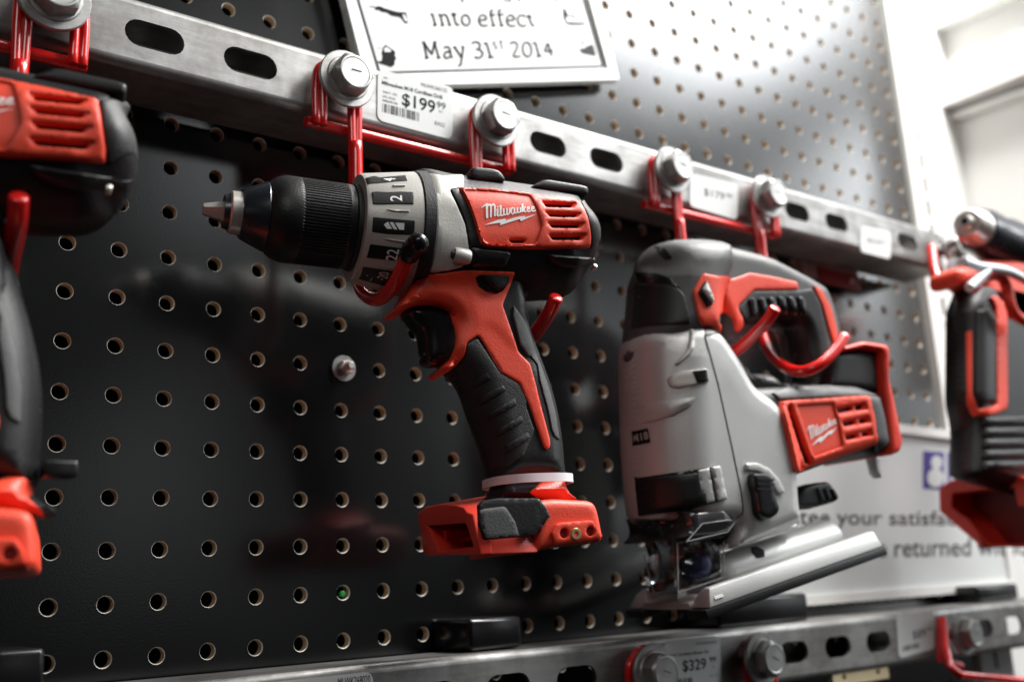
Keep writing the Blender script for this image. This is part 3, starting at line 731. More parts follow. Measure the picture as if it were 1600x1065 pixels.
# ---- white slotted uprights and shelving to the right
def upright(x0, x1, z0, z1, y, label, slots=True, xs=None):
    t = thing('slotted_upright', label, 'shelf upright', ((x0 + x1) / 2, y, z0)); xs = xs or (x0 + x1) / 2 - .002
    H = []
    z = z0 + .02
    while z < z1 - .03: H.append(rrect(xs - .003, xs + .003, z, z + .0185, .001, 2)); z += IN
    obj('face', *g_slab([[(x0, z0), (x1, z0), (x1, z1), (x0, z1)]] + H, y, y + .002), WPAINT, t, 0)
    m = MB().add(*g_box(x0, x0 + .002, y + .002, y + .05, z0, z1)).add(*g_box(x1 - .002, x1, y + .002, y + .05, z0, z1)); m.build('flange', WPAINT, t, 0); return t
upright(.788, .842, -.75, .62, -.001, 'white slotted steel upright at the right edge of the pegboard')
SHX = .98
sh = thing('shelf_panel', 'large white panel wall with horizontal ribs at the upper right, out of focus', 'panel wall', (SHX, -.1, .1))
obj('panel', *g_box(SHX, SHX + .015, -.15, .05, .02, 1.1), WPAINT, sh, 0)
obj('back_panel', *g_box(.8425, SHX - .0005, .0425, .0475, -.75, .9), WPAINT, sh, 0)
def rib(px0, px1, h, d=.02, name='rib'):
    a = UX(*px0, SHX); b = UX(*px1, SHX); e = (b - a) / np.linalg.norm(b - a); a = a - e * .03; b = b + e * .06
    V = [];
    for p in (a, b):
        for dx, dz in ((0, 0), (-d, 0), (-d, h), (0, h)): V.append((SHX + dx, p[1], p[2] + dz))
    obj(name, V, [(0, 1, 2, 3), (4, 5, 6, 7), (0, 1, 5, 4), (1, 2, 6, 5), (2, 3, 7, 6), (3, 0, 4, 7)], WPAINT, sh, 0)
rib((1440, 68), (1590, 0), .035); rib((1445, 180), (1600, 118), -.012, .03); rib((1455, 205), (1600, 155), .008, .012)

# odds and ends on the board
def washer_nut(u, v):
    c = U(u, v, -.003); t = thing('board_screw', 'steel screw with hex nut and round washer on the pegboard, below the drill chuck', 'screw', (c[0], -.001, c[2])); A = (c[0], 0, c[2])
    obj('washer', *g_lathe(A, (0, -1, 0), [(0, .0076), (.0012, .0076), (.0014, .0074)], 40, up=(0, 0, 1)), ZBOLT, t, 25)
    obj('nut', *g_lathe(A, (0, -1, 0), [(.0016, .0046), (.0050, .0046), (.0055, .0038)], 6, up=(.3, 0, 1)), STEEL, t, 0)
    obj('threaded_rod', *g_lathe(A, (0, -1, 0), [(.005 + .0005 * k, .0026 if k % 2 else .0022) for k in range(10)] + [(.0103, .0016)], 24), STEEL, t, 20)
washer_nut(540, 574)
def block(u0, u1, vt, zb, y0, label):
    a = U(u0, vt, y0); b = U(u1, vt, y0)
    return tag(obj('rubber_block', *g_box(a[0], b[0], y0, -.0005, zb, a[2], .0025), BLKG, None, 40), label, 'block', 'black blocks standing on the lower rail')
ZT = -.2130
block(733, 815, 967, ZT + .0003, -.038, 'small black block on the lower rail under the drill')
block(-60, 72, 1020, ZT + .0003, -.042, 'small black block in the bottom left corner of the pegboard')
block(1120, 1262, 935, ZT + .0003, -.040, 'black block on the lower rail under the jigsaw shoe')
o = obj('wall_plug', *g_lathe((U(535, 927, .002)[0], .002, U(535, 927, .002)[2]), (0, -1, 0), [(-.004, .0012), (.0005, .0018), (.001, .001)], 12), GREEN, None); tag(o, 'tiny green plug inside a pegboard hole near the bottom', 'plug')
bp = thing('mounting_plate', 'brushed metal plate with a dark red lower edge on the pegboard behind the jigsaw handle', 'plate', tuple(U(1290, 420, -.004)))
q = [U(1246, 400, -.004), U(1335, 428, -.004)]
obj('plate', *g_box(q[0][0], q[1][0], -.008, 0, q[0][2] - .018, q[0][2] + .012, .001), ZINC, bp)
obj('lip', *g_box(q[0][0] + .02, q[1][0] - .002, -.0105, -.0081, q[0][2] - .022, q[0][2] - .008, .001), DRED, bp)
obj('screw_head', *g_lathe((q[1][0] - .015, -.0106, q[0][2] - .015), (0, -1, 0), [(0, .003), (.001, .002)], 16), STEEL, bp)
cb = tag(obj('cardboard_box', *g_box(.846, .905, .004, .040, -.055, .095, .002), TANM, None), 'tan cardboard packaging behind the slotted upright at the right', 'box')
bk = thing('latch_plate', 'small pale gold metal plate with two holes under the lower rail', 'plate', tuple(U(1350, 1050, -.03)))
a = U(1308, 1050, -.05); b = U(1396, 1050, -.05)
obj('plate', *g_slab([[(a[0], -.2590), (b[0], -.2590), (b[0], -.2460), (a[0], -.2460)], slot(a[0] + .013, -.2535, .005, .004), slot(b[0] - .013, -.2535, .005, .004)], -.046, -.042), plastic('pale_gold', (.62, .52, .33), .4, .1, metal=.5), bk, 0)

# ================================================================== DRILL
YC = -.094
LOGO_S = [  # strokes of the brand lettering, traced on the enlarged logo
    ([(205, 175), (198, 300), (205, 540)], 52), ([(60, 285), (130, 235), (200, 200)], 12, 40), ([(215, 230), (280, 205), (300, 250), (298, 520)], 44),
    ([(310, 225), (370, 195), (398, 240), (395, 500)], 44), ([(465, 300), (462, 470), (490, 490)], 46), ([(455, 262), (490, 262)], 34),
    ([(540, 215), (540, 440), (570, 490)], 44), ([(480, 495), (530, 465)], 26), ([(615, 300), (620, 430), (650, 470)], 40), ([(700, 290), (700, 440), (730, 460)], 40),
    ([(570, 490), (615, 455)], 26), ([(650, 470), (700, 430)], 26), ([(770, 290), (765, 400), (730, 450)], 34), ([(860, 285), (815, 290), (800, 390), (835, 445), (880, 400)], 36),
    ([(885, 285), (885, 400), (910, 425)], 38), ([(960, 275), (958, 380), (990, 410)], 38), ([(1035, 270), (1035, 400)], 38), ([(915, 425), (955, 390)], 24), ([(990, 410), (1035, 380)], 24),
    ([(1085, 180), (1085, 390)], 44), ([(1100, 330), (1160, 250)], 28), ([(1110, 320), (1150, 380), (1180, 385)], 34), ([(1210, 330), (1260, 300), (1250, 265), (1215, 265), (1200, 340), (1230, 385), (1290, 355)], 30),
    ([(1320, 320), (1375, 295), (1365, 255), (1325, 260), (1305, 330), (1340, 375), (1415, 345)], 30)]
LOGO_B = [(130, 715), (460, 590), (670, 555), (665, 600), (880, 530), (1020, 500), (1150, 485), (1150, 520), (1440, 440), (1040, 620), (1030, 575), (990, 570), (520, 720), (540, 665), (490, 662)]
def logo_polys(f): return [f(stroke(s[0], *[q * 1.0 + 2 for q in s[1:]])) for s in LOGO_S] + [f(LOGO_B)]
def shrunk(L, k=.988):
    c = np.mean(np.array(L), 0); return [tuple(c + (np.array(p) - c) * k) for p in L]
def fit_map(src, dst):                                      # affine map from three pairs of points
    A = np.array([[x, y, 1] for x, y in src], float); M = np.linalg.solve(A, np.array(dst, float))
    return lambda pts: [tuple(np.array([x, y, 1]) @ M) for x, y in pts]

DPSI, DPIV = rad(-14), (.135, -.094)
def make_drill():
    set_view(DPSI, DPIV)
    foot0 = U(850, 860, YC)
    t = thing('cordless_drill', 'whole red and black cordless drill with silver clutch ring on the black-tipped red hook', 'power drill', (foot0[0], YC, foot0[2]), 'cordless drills on the pegboard')
    # --- turned front end
    a = U(378, 334, YC); b = U(640, 367, YC); D = (b - a) / np.linalg.norm(b - a); N = np.cross(D, (0, 1, 0)); N /= np.linalg.norm(N); N = N if N[2] > 0 else -N
    def st(u, v, k=1.075):
        q = U(u, v, YC) - a; return (float(q @ D), float(abs(q @ N)) / k)
    def lt(name, L, mat, n=96, par=t, mod=None, sm=32): return obj(name, *g_lathe(a, D, L, n, mod), mat, par, sm)
    def L(*p): return [st(*q) for q in p]
    j = L((319, 324), (363, 315)); ch = lt('chuck_body', [(j[1][0] - .004, .008), (j[1][0] + .004, .0105), (j[1][0] + .008, .0105)], BLKM, 48)
    for k in range(3):                                       # three jaws
        an = rad(25 + 120 * k); ax = np.array((0, -1, 0)) * math.cos(an) + N * math.sin(an); tt = np.cross(D, ax)
        def P(s, r0, w_): return [a + D * s + ax * (r0 * q) + tt * (w_ * p) for p, q in ((-1, .35), (-.55, 1), (.55, 1), (1, .35), (0, .02))]
        Q = P(j[0][0] - .0005, .0026, .0021) + P(j[0][0] + .0012, .0031, .0025) + P(j[1][0] + .004, .0068, .0048)
        Fq = [(4, 3, 2, 1, 0)] + [(i, (i + 1) % 5, 5 + (i + 1) % 5, 5 + i) for i in range(5)] + [(5 + i, 5 + (i + 1) % 5, 10 + (i + 1) % 5, 10 + i) for i in range(5)] + [(10, 11, 12, 13, 14)]
        obj('jaw', Q, Fq, STEEL, ch, 20)
    s0 = st(375, 301)[0]
    lt('nose_ring', [(s0 - .0048, .0075), (s0 - .0048, .0094), (s0 - .0040, .0104), (s0 + .002, .0106)], STEEL, 64)
    c0 = st(380, 294); c1 = st(419, 283); lt('chuck_cone', [(c0[0] - .0005, .0100), (c0[0] - .0008, c0[1] * .95), (c0[0], c0[1] * 1.01), (c1[0] - .001, c1[1] * .985), (c1[0], c1[1] * .96)], BLKM, 96)
    e0 = st(422, 281); e1 = st(430, 276.5); e2 = st(450, 277); e3 = st(545, 286); rs = (e2[1] + e3[1]) / 2
    prof = [(e0[0] - .001, e0[1] * .95), (e0[0], e0[1]), (e1[0], e1[1]), (e1[0] + .004, rs * 1.0), (e2[0] + .003, rs * 1.005), (e2[0] + .0045, rs), (e2[0] + .0055, rs), (e3[0] - .004, rs), (e3[0] - .003, rs), (e3[0], rs * .99)]
    nr = 84
    lt('chuck_sleeve', prof, BLK, nr * 6, mod=lambda i, an: (-.00055 if (an * nr / (2 * math.pi)) % 1 < .45 else 0) if i in (6, 7) else 0, sm=25)
    g0 = st(549, 283); lt('collar_ring', [(e3[0] + .0002, rs * .97), (e3[0] + .0006, rs * 1.02), (g0[0] + .0015, rs * 1.03), (g0[0] + .0020, rs * .98), (g0[0] + .0022, rs * 1.03), (g0[0] + .0030, rs * 1.06), (g0[0] + .0036, rs * .9)], RUB, 96)
    q0 = st(553, 279); q1 = st(581, 272.7); q2 = st(634, 268.5); q3 = st(653, 269.5)
    cl = [(q0[0] + .0005, q0[1] * .90), (q0[0] + .0005, q1[1] * .955), (q0[0] + .002, q1[1] * .985), (q2[0], q2[1]), (q2[0] + .0005, q2[1] * .98)]
    ring = lt('clutch_ring', cl, GREY, 128)
    band = lt('rubber_band', [(q2[0] + .0005, q2[1] * .9), (q2[0] + .0005, q2[1] * 1.005), (q2[0] + .001, q2[1] * 1.02), (q3[0] - .0005, q3[1] * 1.02), (q3[0], q3[1] * 1.005), (q3[0], q3[1] * .9)], RUB, 128)
    RB = [LatheBody(a, D, cl)]
    W = [K2((135, 172), (195, 155), (240, 166), (415, 150), (430, 188), (345, 193), (150, 212)), K2((178, 268), (210, 264), (290, 268), (380, 264), (470, 268), (472, 352), (345, 350), (235, 354), (188, 352)),
         K2((190, 440), (255, 447), (480, 465), (475, 565), (290, 558), (182, 542)), K2((170, 628), (375, 655), (440, 662), (430, 752), (372, 745), (145, 722)), K2((120, 785), (300, 812), (370, 825), (310, 925), (240, 910), (90, 870))]
    for w_ in W: patch('number_window', w_, RB, BLK, ring, e=.00045, b=.0004, px_round=.8, step=.0015, sink=.0004)
    m = MB(); K2q = lambda *p: K2(*p)
    for s, q in (('2', K2q((390, 333), (388, 292), (305, 292), (308, 333))), ('22', K2q((352, 746), (370, 668), (288, 664), (273, 738))), ('20', K2q((287, 872), (304, 826), (234, 822), (213, 864))), ('4', K2q((335, 194), (345, 172), (262, 174), (258, 190)))):
        m.add(*g_text(s, q, RB, .0006, .01))
    for pl in (K2((262, 495), (290, 475), (320, 525), (285, 525)), K2((303, 478), (327, 479), (357, 530), (330, 527)), K2((340, 482), (405, 485), (402, 532), (370, 530))):
        m.add(*g_print(pl, RB, .0007))
    m.build('ring_marks', PRINT, ring, 0)
    patches('ring_rib', [K2((325, 218), (412, 218), (415, 226), (330, 228)), K2((280, 388), (440, 395), (440, 407), (330, 403)), K2((262, 592), (340, 598), (430, 612), (425, 626), (330, 610)), K2((215, 765), (335, 790), (330, 803), (270, 795))], RB, GREY, ring, e=.0009, b=.0006, px_round=.5, step=.0012)
    # --- motor housing (round in section) and lower body
    top = [(640, 270), (655, 268.5), (700, 279), (740, 283), (780, 289), (850, 299), (905, 309), (921, 318)]
    hous = UXZ(top + [(934, 336), (943, 366), (943, 390), (932, 425)], -.112)[-5:]
    P = UXZ(top[:-1], YC) + hous + UXZ([(893, 460), (860, 462), (800, 466), (700, 470), (650, 470)], -.100)
    axl = lambda p: None
    def gH(mid, d):
        u_ = abs(d[0]) / (math.hypot(*d) + 1e-9)
        if mid[0] > hous[1][0] - .004 and u_ < .75: return .011
        if mid[0] < P[1][0] and u_ < .5: return .004
        return .0285
    HB = Body(rounded(P, .004, 2), YC, .0285, .0285, 'ell', group=gH, step=.0024)
    hb = obj('motor_housing', *HB.mesh(), BLK, t, 40)
    B1 = [HB]
    gx = [(650, 268), (689, 275), (723, 273), (724, 293), (702, 297)] + K3((25, 215), (75, 320), (130, 450), (152, 600)) + [(735, 405), (722, 417), (700, 423), (661, 429), (645, 428), (640, 350), (642, 290)]
    patch('gear_case', gx, B1, GREY, t, e=.0012, b=.001)
    def boss(u0, u1, v0, v1, hw, y, nm='screw_boss', par=hb, mat=GREY, hole=True):
        A = np.array(U(u0, v0, y)); B = np.array(U(u1, v1, y)); r = hw / (F / np.dot(RM[2], A - CP)) if True else 0
        ln = np.linalg.norm(B - A); m = g_lathe(A, B - A, [(0, r * .55), (0, r * .9), (.0008, r), (ln - .001, r), (ln, r * .85)], 28, up=(0, -1, 0)); o_ = obj(nm, *m, mat, par, 35)
        if hole: obj('screw_head', *g_lathe(A, A - B, [(-.002, r * .5), (.001, r * .55), (.0018, r * .35), (.0019, .0001)], 18, up=(0, -1, 0)), BLKM, o_, 30)
        return o_
    boss(709, 734, 398, 402, 12.5, YC - .027)
    boss(698, 723, 280.5, 282, 9, YC - .008)
    # ridges on top and below
    def ridge(px, y, T, mat=BLK, nm='rib', r=.002): return obj(nm, *Body(rounded(UXZ(px, y), .002, 2), YC if y == YC else y, T, r, 'box', step=.0016).mesh(), mat, hb, 35)
    ridge(K3((112, 58), (310, 78), (350, 110), (388, 176), (120, 162)), YC - .008, .012)
    ridge(K3((560, 208), (640, 160), (680, 140), (990, 190), (1010, 215), (1005, 262), (965, 262), (600, 208)), YC - .010, .010)
    patch('rib', K3((165, 622), (440, 652), (465, 672), (425, 765), (170, 768)), B1, BLK, hb, e=.0032, b=.003)
    patch('rib', K3((735, 672), (1080, 702), (1102, 740), (1095, 792), (1070, 800), (850, 760), (775, 725)), B1, BLK, hb, e=.0035, b=.003)
    boss(926, 931, 417, 418.5, 6, YC - .0245, 'screw_boss', hb, STEEL, False)
    # bracket strip left of the red panel and end cap
    patch('panel_surround', K3((8, 180), (70, 168), (110, 230), (190, 400), (238, 590), (262, 622), (232, 632), (165, 618), (125, 420), (70, 290)), B1, BLK, t, e=.0018, b=.0010)
    patch('end_cap', K3((990, 268), (1082, 275), (1130, 345), (1178, 500), (1180, 590), (1150, 620), (1075, 622), (1072, 540), (1062, 460), (1035, 360)), B1, RUB, t, e=.0017, b=.0012)
    out = K3((75, 170), (300, 178), (525, 202), (760, 237), (985, 275), (1030, 360), (1060, 470), (1070, 560), (1063, 622), (800, 632), (500, 628), (265, 618), (232, 590), (190, 430), (140, 290))
    V1 = [K3((712, 288), (935, 296), (915, 322), (728, 316)), K3((735, 365), (965, 372), (945, 396), (760, 390)), K3((755, 446), (985, 448), (965, 476), (775, 473)), K3((762, 536), (1000, 534), (980, 566), (778, 564))]
    sh_ = K3((445, 562), (575, 562), (562, 588), (470, 588))
    pn = patch('side_panel', out, B1, RED, t, e=.0026, b=.0012, holes=V1 + [sh_], step=.0018, px_round=1.2)
    rec = K3((112, 192), (400, 208), (600, 236), (655, 330), (692, 462), (655, 575), (636, 600), (300, 596), (258, 575), (205, 400), (150, 270))
    V2 = [K3((690, 280), (950, 290), (925, 326), (722, 322)), K3((715, 357), (985, 366), (955, 400), (750, 396)), K3((735, 438), (1010, 442), (978, 481), (765, 479)), K3((742, 528), (1025, 527), (992, 571), (768, 570))]
    patch('panel_frame', shrunk(out), B1, RED, pn, e=.0037, b=.0009, holes=V2 + [rec], step=.0018, px_round=1.2)
    prints('logo', logo_polys(lambda pts: KL(*pts)), B1, PRINT, pn, e=.0030)
    # --- grip
    gl = [(700, 455)] + K4((300, 700), (430, 830)) + K5((240, 290), (300, 470), (350, 600), (400, 740), (432, 860), (440, 905)) + [(758, 762)]
    gr = [(885, 762)] + K5((972, 850), (968, 760), (955, 640), (930, 480), (890, 320), (830, 150), (770, 0)) + K4((1010, 530), (940, 420), (960, 300)) + [(870, 455)]
    sh = .0010
    G = [(x + sh, z) for x, z in UXZ(gl, YC)] + [(x - sh, z) for x, z in UXZ(gr, YC)]
    GB = Body(rounded(G, .006, 2), YC, .0172, .0150, 'ell', step=.0024)
    gp = obj('grip', *GB.mesh(), BLK, t, 40)
    TR = K4((85, 375), (200, 345), (340, 350), (440, 400), (500, 500), (500, 600), (470, 690), (400, 745), (350, 768), (262, 766), (222, 740), (218, 640), (210, 560), (178, 510), (105, 440))
    obj('trigger', *Body(rounded([(x + .0025, z) for x, z in UXZ(TR, YC)], .003, 2), YC, .0098, .007, 'box', step=.002).mesh(), BLKG, t, 40)
    # front finger bow, part of the red shell: thick
    shell = K4((160, 158), (270, 135), (400, 125), (560, 100), (905, 115), (815, 345), (925, 665), (1010, 750), (1095, 1065)) + K5((790, 320), (845, 520), (880, 650), (882, 700), (862, 720), (840, 700), (800, 590), (740, 420), (670, 260), (540, 185), (430, 5)) + \
        K4((810, 800), (665, 570), (645, 550), (570, 600), (555, 690), (490, 770), (400, 822), (357, 812), (365, 775), (450, 720), (488, 640), (498, 560), (485, 480), (420, 395), (330, 350), (200, 342), (100, 375), (42, 395), (35, 365), (110, 315))
    SB = K4((180, 150), (560, 98), (905, 112), (880, 330), (760, 330), (560, 360), (500, 600), (480, 760), (480, 760), (400, 820), (360, 806), (368, 772), (445, 720), (484, 640), (494, 560), (482, 480), (418, 396), (330, 352), (200, 345), (100, 378), (50, 393), (42, 365), (110, 310))
    BB = Body(rounded([(x + .0015, z) for x, z in UXZ(SB, YC - .006)], .003, 2), YC, .0172, .0065, 'box', step=.0022)
    obj('handle_bow', *BB.mesh(), RED, t, 40)
    CB = Body(rounded([(x - .001, z) for x, z in UXZ(K4((560, 130), (905, 125), (950, 260), (985, 480), (1035, 680), (960, 760), (820, 700), (700, 560), (640, 560), (560, 620), (545, 500), (500, 400), (480, 250)), YC - .006)], .004, 2), YC, .0172, .0065, 'box', step=.0022)
    obj('handle_core', *CB.mesh(), BLK, t, 40)
    B2 = [GB, BB, CB]; B2h = [GB, BB, CB, HB]
    patch('handle_shell', shell, B2h, RED, t, e=.0013, b=.0012, step=.002, px_round=2)
    lv = patch('direction_switch', K4((625, 150), (660, 135), (860, 142), (862, 175), (820, 245), (770, 270), (700, 255), (640, 215)), B2h, BLKG, t, e=.0022, b=.001)
    patch('switch_lever', K4((680, 150), (855, 150), (848, 185), (810, 235), (765, 250), (700, 215)), B2h, BLK, lv, e=.0050, b=.0022)
    patch('back_strap', K4((895, 345), (955, 425), (1008, 535), (1055, 680)) + K5((826, 150), (884, 320), (925, 480), (950, 655), (915, 630), (895, 580), (880, 500), (862, 420), (812, 240), (795, 130), (745, 70)) + K4((1000, 700), (940, 620), (915, 520), (890, 420)), B2, RUBG, t, e=.0009, b=.0008, px_round=1)
    gi = K4((575, 612), (645, 572), (800, 808), (935, 888), (990, 1010)) + K5((715, 420), (775, 590), (700, 760), (600, 830), (480, 850), (380, 600), (290, 400), (260, 200), (240, 160)) + K4((480, 800), (560, 720))
    gq = patch('grip_insert', gi, B2, RUB, t, e=.0008, b=.0008, px_round=2)
    patches('grip_rib', [K5((345, 262), (440, 188), (468, 232), (355, 295)), K5((390, 365), (545, 275), (578, 308), (380, 425)), K5((450, 475), (630, 362), (648, 408), (440, 525)), K5((510, 590), (680, 480), (692, 528), (500, 640)), K5((570, 690), (725, 598), (738, 642), (560, 758))], B2, RUB, gq, e=.0020, b=.0007, px_round=.8, step=.0018)
    # --- battery foot
    yn = YC - .036; yf = UX(650, 810, U(752, 866, yn)[0])[1]; print('foot depth', yf - yn); yf = min(yf, YC + .056)
    def FP(*p): return UXZ(K6(*p), yn)
    xa = U(752, 866, yn)[0]
    body = [(x, z) for x, z in FP((640, 395), (700, 385), (800, 345), (1000, 300), (1140, 282), (1310, 290), (1430, 295), (1475, 330), (1500, 420), (1535, 608), (1180, 650), (870, 685), (680, 705))]
    XS = xa + .028; body = [(max(x, XS), z) for x, z in body]
    FB = Body(rounded(body, .002, 2), (yn + yf) / 2, (yf - yn) / 2, .004, 'box', step=.0024)
    fo = obj('battery_foot', *FB.mesh(), RED, t, 35)
    nk = UXZ(K6((640, 150), (1215, 100), (1228, 190), (1255, 245), (1320, 295), (1300, 350), (700, 350), (560, 300), (620, 250)), YC)
    nk = [(x + (.003 if i in (0, 8, 7) else -.003 if i in (1, 2, 3) else 0), z) for i, (x, z) in enumerate(nk)]
    NB = Body(rounded(nk, .005, 2), YC, .0185, .014, 'ell', step=.0022); obj('neck', *NB.mesh(), BLK, t, 40)
    zlo = FP((585, 705))[0][1]; B3 = [FB, NB]; SF = _Flat(yn, xa - .001, XS + .002)
    patch('neck_shell', K6((1120, 78), (1205, 75), (1222, 120), (1228, 190), (1252, 240), (1315, 295), (1300, 330), (1050, 290), (985, 262), (955, 238), (1040, 160), (1130, 150)), [NB], RED, t, e=.0012, b=.001)
    # front socket: a frame open to the left
    def YZ(pts):   # photo pixels on the plane x = xa -> (y, z)
        return [(lambda q: (q[1], q[2]))(UX(*p, xa)) for p in pts]
    o_out = YZ(K6((585, 705), (180, 718), (150, 700), (80, 440), (95, 395), (160, 350), (260, 328), (400, 335), (455, 350), (478, 385), (520, 400)))
    o_in = YZ(K6((530, 695), (270, 700), (190, 500), (180, 490), (330, 480), (465, 470), (480, 500)))
    zb = min(p[1] for p in o_out[:2]); o_out = [(min(max(p[0], yn), yf), p[1]) for p in o_out]
    o_in = [(min(max(p[0], yn + .005), yf - .006), max(p[1], zb + .004)) for p in o_in]
    x1 = XS + .001
    def tube_x(outer, inner, xa_, xb_):
        outer = ccw(outer); inner = ccw(inner); V, T, rem = tri2d([outer, inner]); n = len(V)
        VV = [(xa_, y, z) for y, z in V] + [(xb_, y, z + max(0, z - zb - .008) * .22) for y, z in V]; FF = [tuple(t_) for t_ in T] + [tuple(n + i for i in t_) for t_ in T]; k = 0
        for L_ in (outer, inner):
            for i in range(len(L_)): p, q = rem[k + i], rem[k + (i + 1) % len(L_)]; FF.append((p, q, n + q, n + p))
            k += len(L_)
        return VV, FF
    VV, FF = tube_x(o_out, o_in, xa, x1); so = obj('battery_socket', VV, FF, REDD, t, 30)
    bm = bmesh.new(); bm.from_mesh(so.data); bmesh.ops.recalc_face_normals(bm, faces=bm.faces[:])
    eds = [e for e in bm.edges if len(e.link_faces) == 2 and e.calc_face_angle(0) > .6]; bmesh.ops.bevel(bm, geom=eds, offset=.0009, segments=2, profile=.5, affect='EDGES'); bm.to_mesh(so.data); bm.free()
    for p in so.data.polygons: p.use_smooth = True
    so.data.set_sharp_from_angle(angle=rad(40))
    # inner steps of the socket
    yi0, yi1 = min(p[0] for p in o_in), max(p[0] for p in o_in); zi0, zi1 = min(p[1] for p in o_in), max(p[1] for p in o_in)
    m = MB().add(*g_box(x1 - .004, x1 + .002, yi0, yi1, zi0, zi1))
    m.build('contact_block', BLK, so)
    obj('guide_rail', *g_box(xa + .006, x1 - .006, yi1 - .012, yi1 - .001, zi0 + .001, zi1 - .003, .0008), REDD, so)
    obj('guide_rail', *g_box(xa + .014, x1 - .006, yi0 + .004, yi1 - .014, zi0 + .0045, zi0 + .0065, .0008), REDD, so)
    B4 = [FB, SF]
    sp = K6((480, 355), (600, 300), (700, 283), (1010, 283), (1050, 310), (1105, 418), (985, 565), (620, 600), (600, 585), (520, 400))
    pq = patch('foot_cover', sp, B4 + [NB], BLK, t, e=.0022, b=.0012, px_round=1.2)
    patch('foot_badge', K6((530, 385), (600, 362), (745, 345), (770, 360), (835, 460), (868, 572), (640, 592), (612, 590)), B4 + [NB], RUBG, pq, e=.0030, b=.0009, px_round=1)
    hl = [K6(*[(cx + 32 * math.cos(k * .5236), cy + 38 * math.sin(k * .5236)) for k in range(12)]) for cx, cy in ((1208, 548), (1408, 532))]
    br = patch('screw_plate', K6((1112, 545), (1150, 480), (1180, 468), (1400, 450), (1425, 455), (1465, 515), (1478, 612), (1130, 650)), B4, RED, t, e=.0022, b=.001, holes=[hl[0], hl[1]], px_round=.6)
    patches('screw_hole', [K6(*[(cx + 34 * math.cos(k * .5236), cy + 40 * math.sin(k * .5236)) for k in range(12)]) for cx, cy in ((1208, 548), (1408, 532))], B4, DRED, br, e=.0002, b=.0002, px_round=0)
    c_ = U(*K6((1308, 551))[0], yn - .002); obj('brass_insert', *g_lathe((c_[0], yn, c_[2]), (0, -1, 0), [(0, .0028), (.0022, .0028), (.0026, .0025), (.0026, .0013), (.0010, .0012), (.0008, .0001)], 24, up=(0, 0, 1)), BRASS, br, 30)
    patch('socket_side', K6((478, 385), (520, 400), (545, 430), (606, 602), (660, 604), (670, 700), (585, 705)), B4, REDD, t, e=.0006, b=.0006, px_round=.6)
    turn(t, DPSI, DPIV); return t, dict(G=GB, N=NB)
class _Flat:
    def __init__(s, y, x0, x1): s.y, s.x0, s.x1, s.yc = y, x0, x1, y
    def Y(s, Q): Q = np.asarray(Q); return np.where((Q[:, 0] > s.x0) & (Q[:, 0] < s.x1), s.y, 9.0)

drill, DB = make_drill()
def cable_tie(z, pts, label, mat, tilt, w=.0042):
    """loop of flat strap: pts = half width in x and y round centre"""
    (cx, cy, hx, hy) = pts; n = 48; V = []
    for k in range(n):
        a = 2 * math.pi * k / n; c, s_ = math.cos(a), math.sin(a); p = 2.6
        rx = math.copysign(abs(c) ** (2 / p), c); ry = math.copysign(abs(s_) ** (2 / p), s_)
        for dz, rr in ((-w / 2, 1), (w / 2, 1), (w / 2, 1.07), (-w / 2, 1.07)):
            V.append((cx + hx * rr * rx, cy + hy * rr * ry, z + dz + tilt * hx * rx))
    Fc = [(k * 4 + i, k * 4 + (i + 1) % 4, ((k + 1) % n) * 4 + (i + 1) % 4, ((k + 1) % n) * 4 + i) for k in range(n) for i in range(4)]
    return tag(obj('cable_tie', V, Fc, mat, None, 40, base=(cx, cy, z)), label, 'cable tie')
set_view(DPSI, DPIV)
a_, b_ = U(762, 758, YC), U(884, 747, YC)
tie = cable_tie((a_[2] + b_[2]) / 2, ((a_[0] + b_[0]) / 2, YC, (b_[0] - a_[0]) / 2 * .94, .0205), 'white nylon cable tie round the bottom of the middle drill grip', NYL, 0.02)
turn(tie, DPSI, DPIV)
# same drill, second one hanging further left (only its back end and battery foot are in the picture)
def left_copy():
    set_view(DPSI, DPIV)
    c, s = math.cos(DPSI), math.sin(DPSI); Rz = np.array([[c, -s, 0], [s, c, 0], [0, 0, 1.0]]); Q = np.array([DPIV[0], DPIV[1], 0.0])
    L = [U(922, 388, YC - .028), U(945, 847, YC - .033), U(912, 318, YC - .022), U(925, 825, YC - .033)]
    E0 = np.array(drill.location); Lw = [Q + Rz @ (p - Q) for p in L]; set_view()
    loc_pts = [Rz.T @ (p - E0) for p in Lw]; tgt = np.array([(166, 259), (75, 884), (166, 166), (20, 860)], float)
    def pr(q):
        x, z, th = q; c1, s1 = math.cos(th), math.sin(th); Ry = np.array([[c1, 0, s1], [0, 1, 0], [-s1, 0, c1]]); out = []
        for p in loc_pts:
            w_ = RM @ (np.array([x, E0[1], z]) + Rz @ Ry @ p - CP); out.append((800 + F * w_[0] / w_[2], 532.5 + F * w_[1] / w_[2]))
        return (np.array(out) - tgt).ravel()
    q = np.array([E0[0] - .254, E0[2] - .005, 0.0])
    for _ in range(8):
        r = pr(q); J = np.stack([(pr(q + np.eye(3)[i] * 1e-5) - r) / 1e-5 for i in range(3)], 1); q = q - np.linalg.lstsq(J, r, rcond=None)[0]
    print('left drill fit', q, np.abs(pr(q)).round(1))
    d2 = dup(drill, (q[0], E0[1], q[1]), 'red drill cut off by the left edge, only its vented back end and foot showing'); d2.rotation_euler = (0, q[2], DPSI)
    return d2
drill2 = left_copy()
c2 = U(8, 742, -.12)
tie2 = cable_tie(c2[2], (c2[0] - .008, YC, .0215, .0215), 'black cable tie round the grip of the drill at the left edge', BLKG, 0.02, .0055)
tg = thing('x', 'x', 'x'); bpy.data.objects.remove(tg)
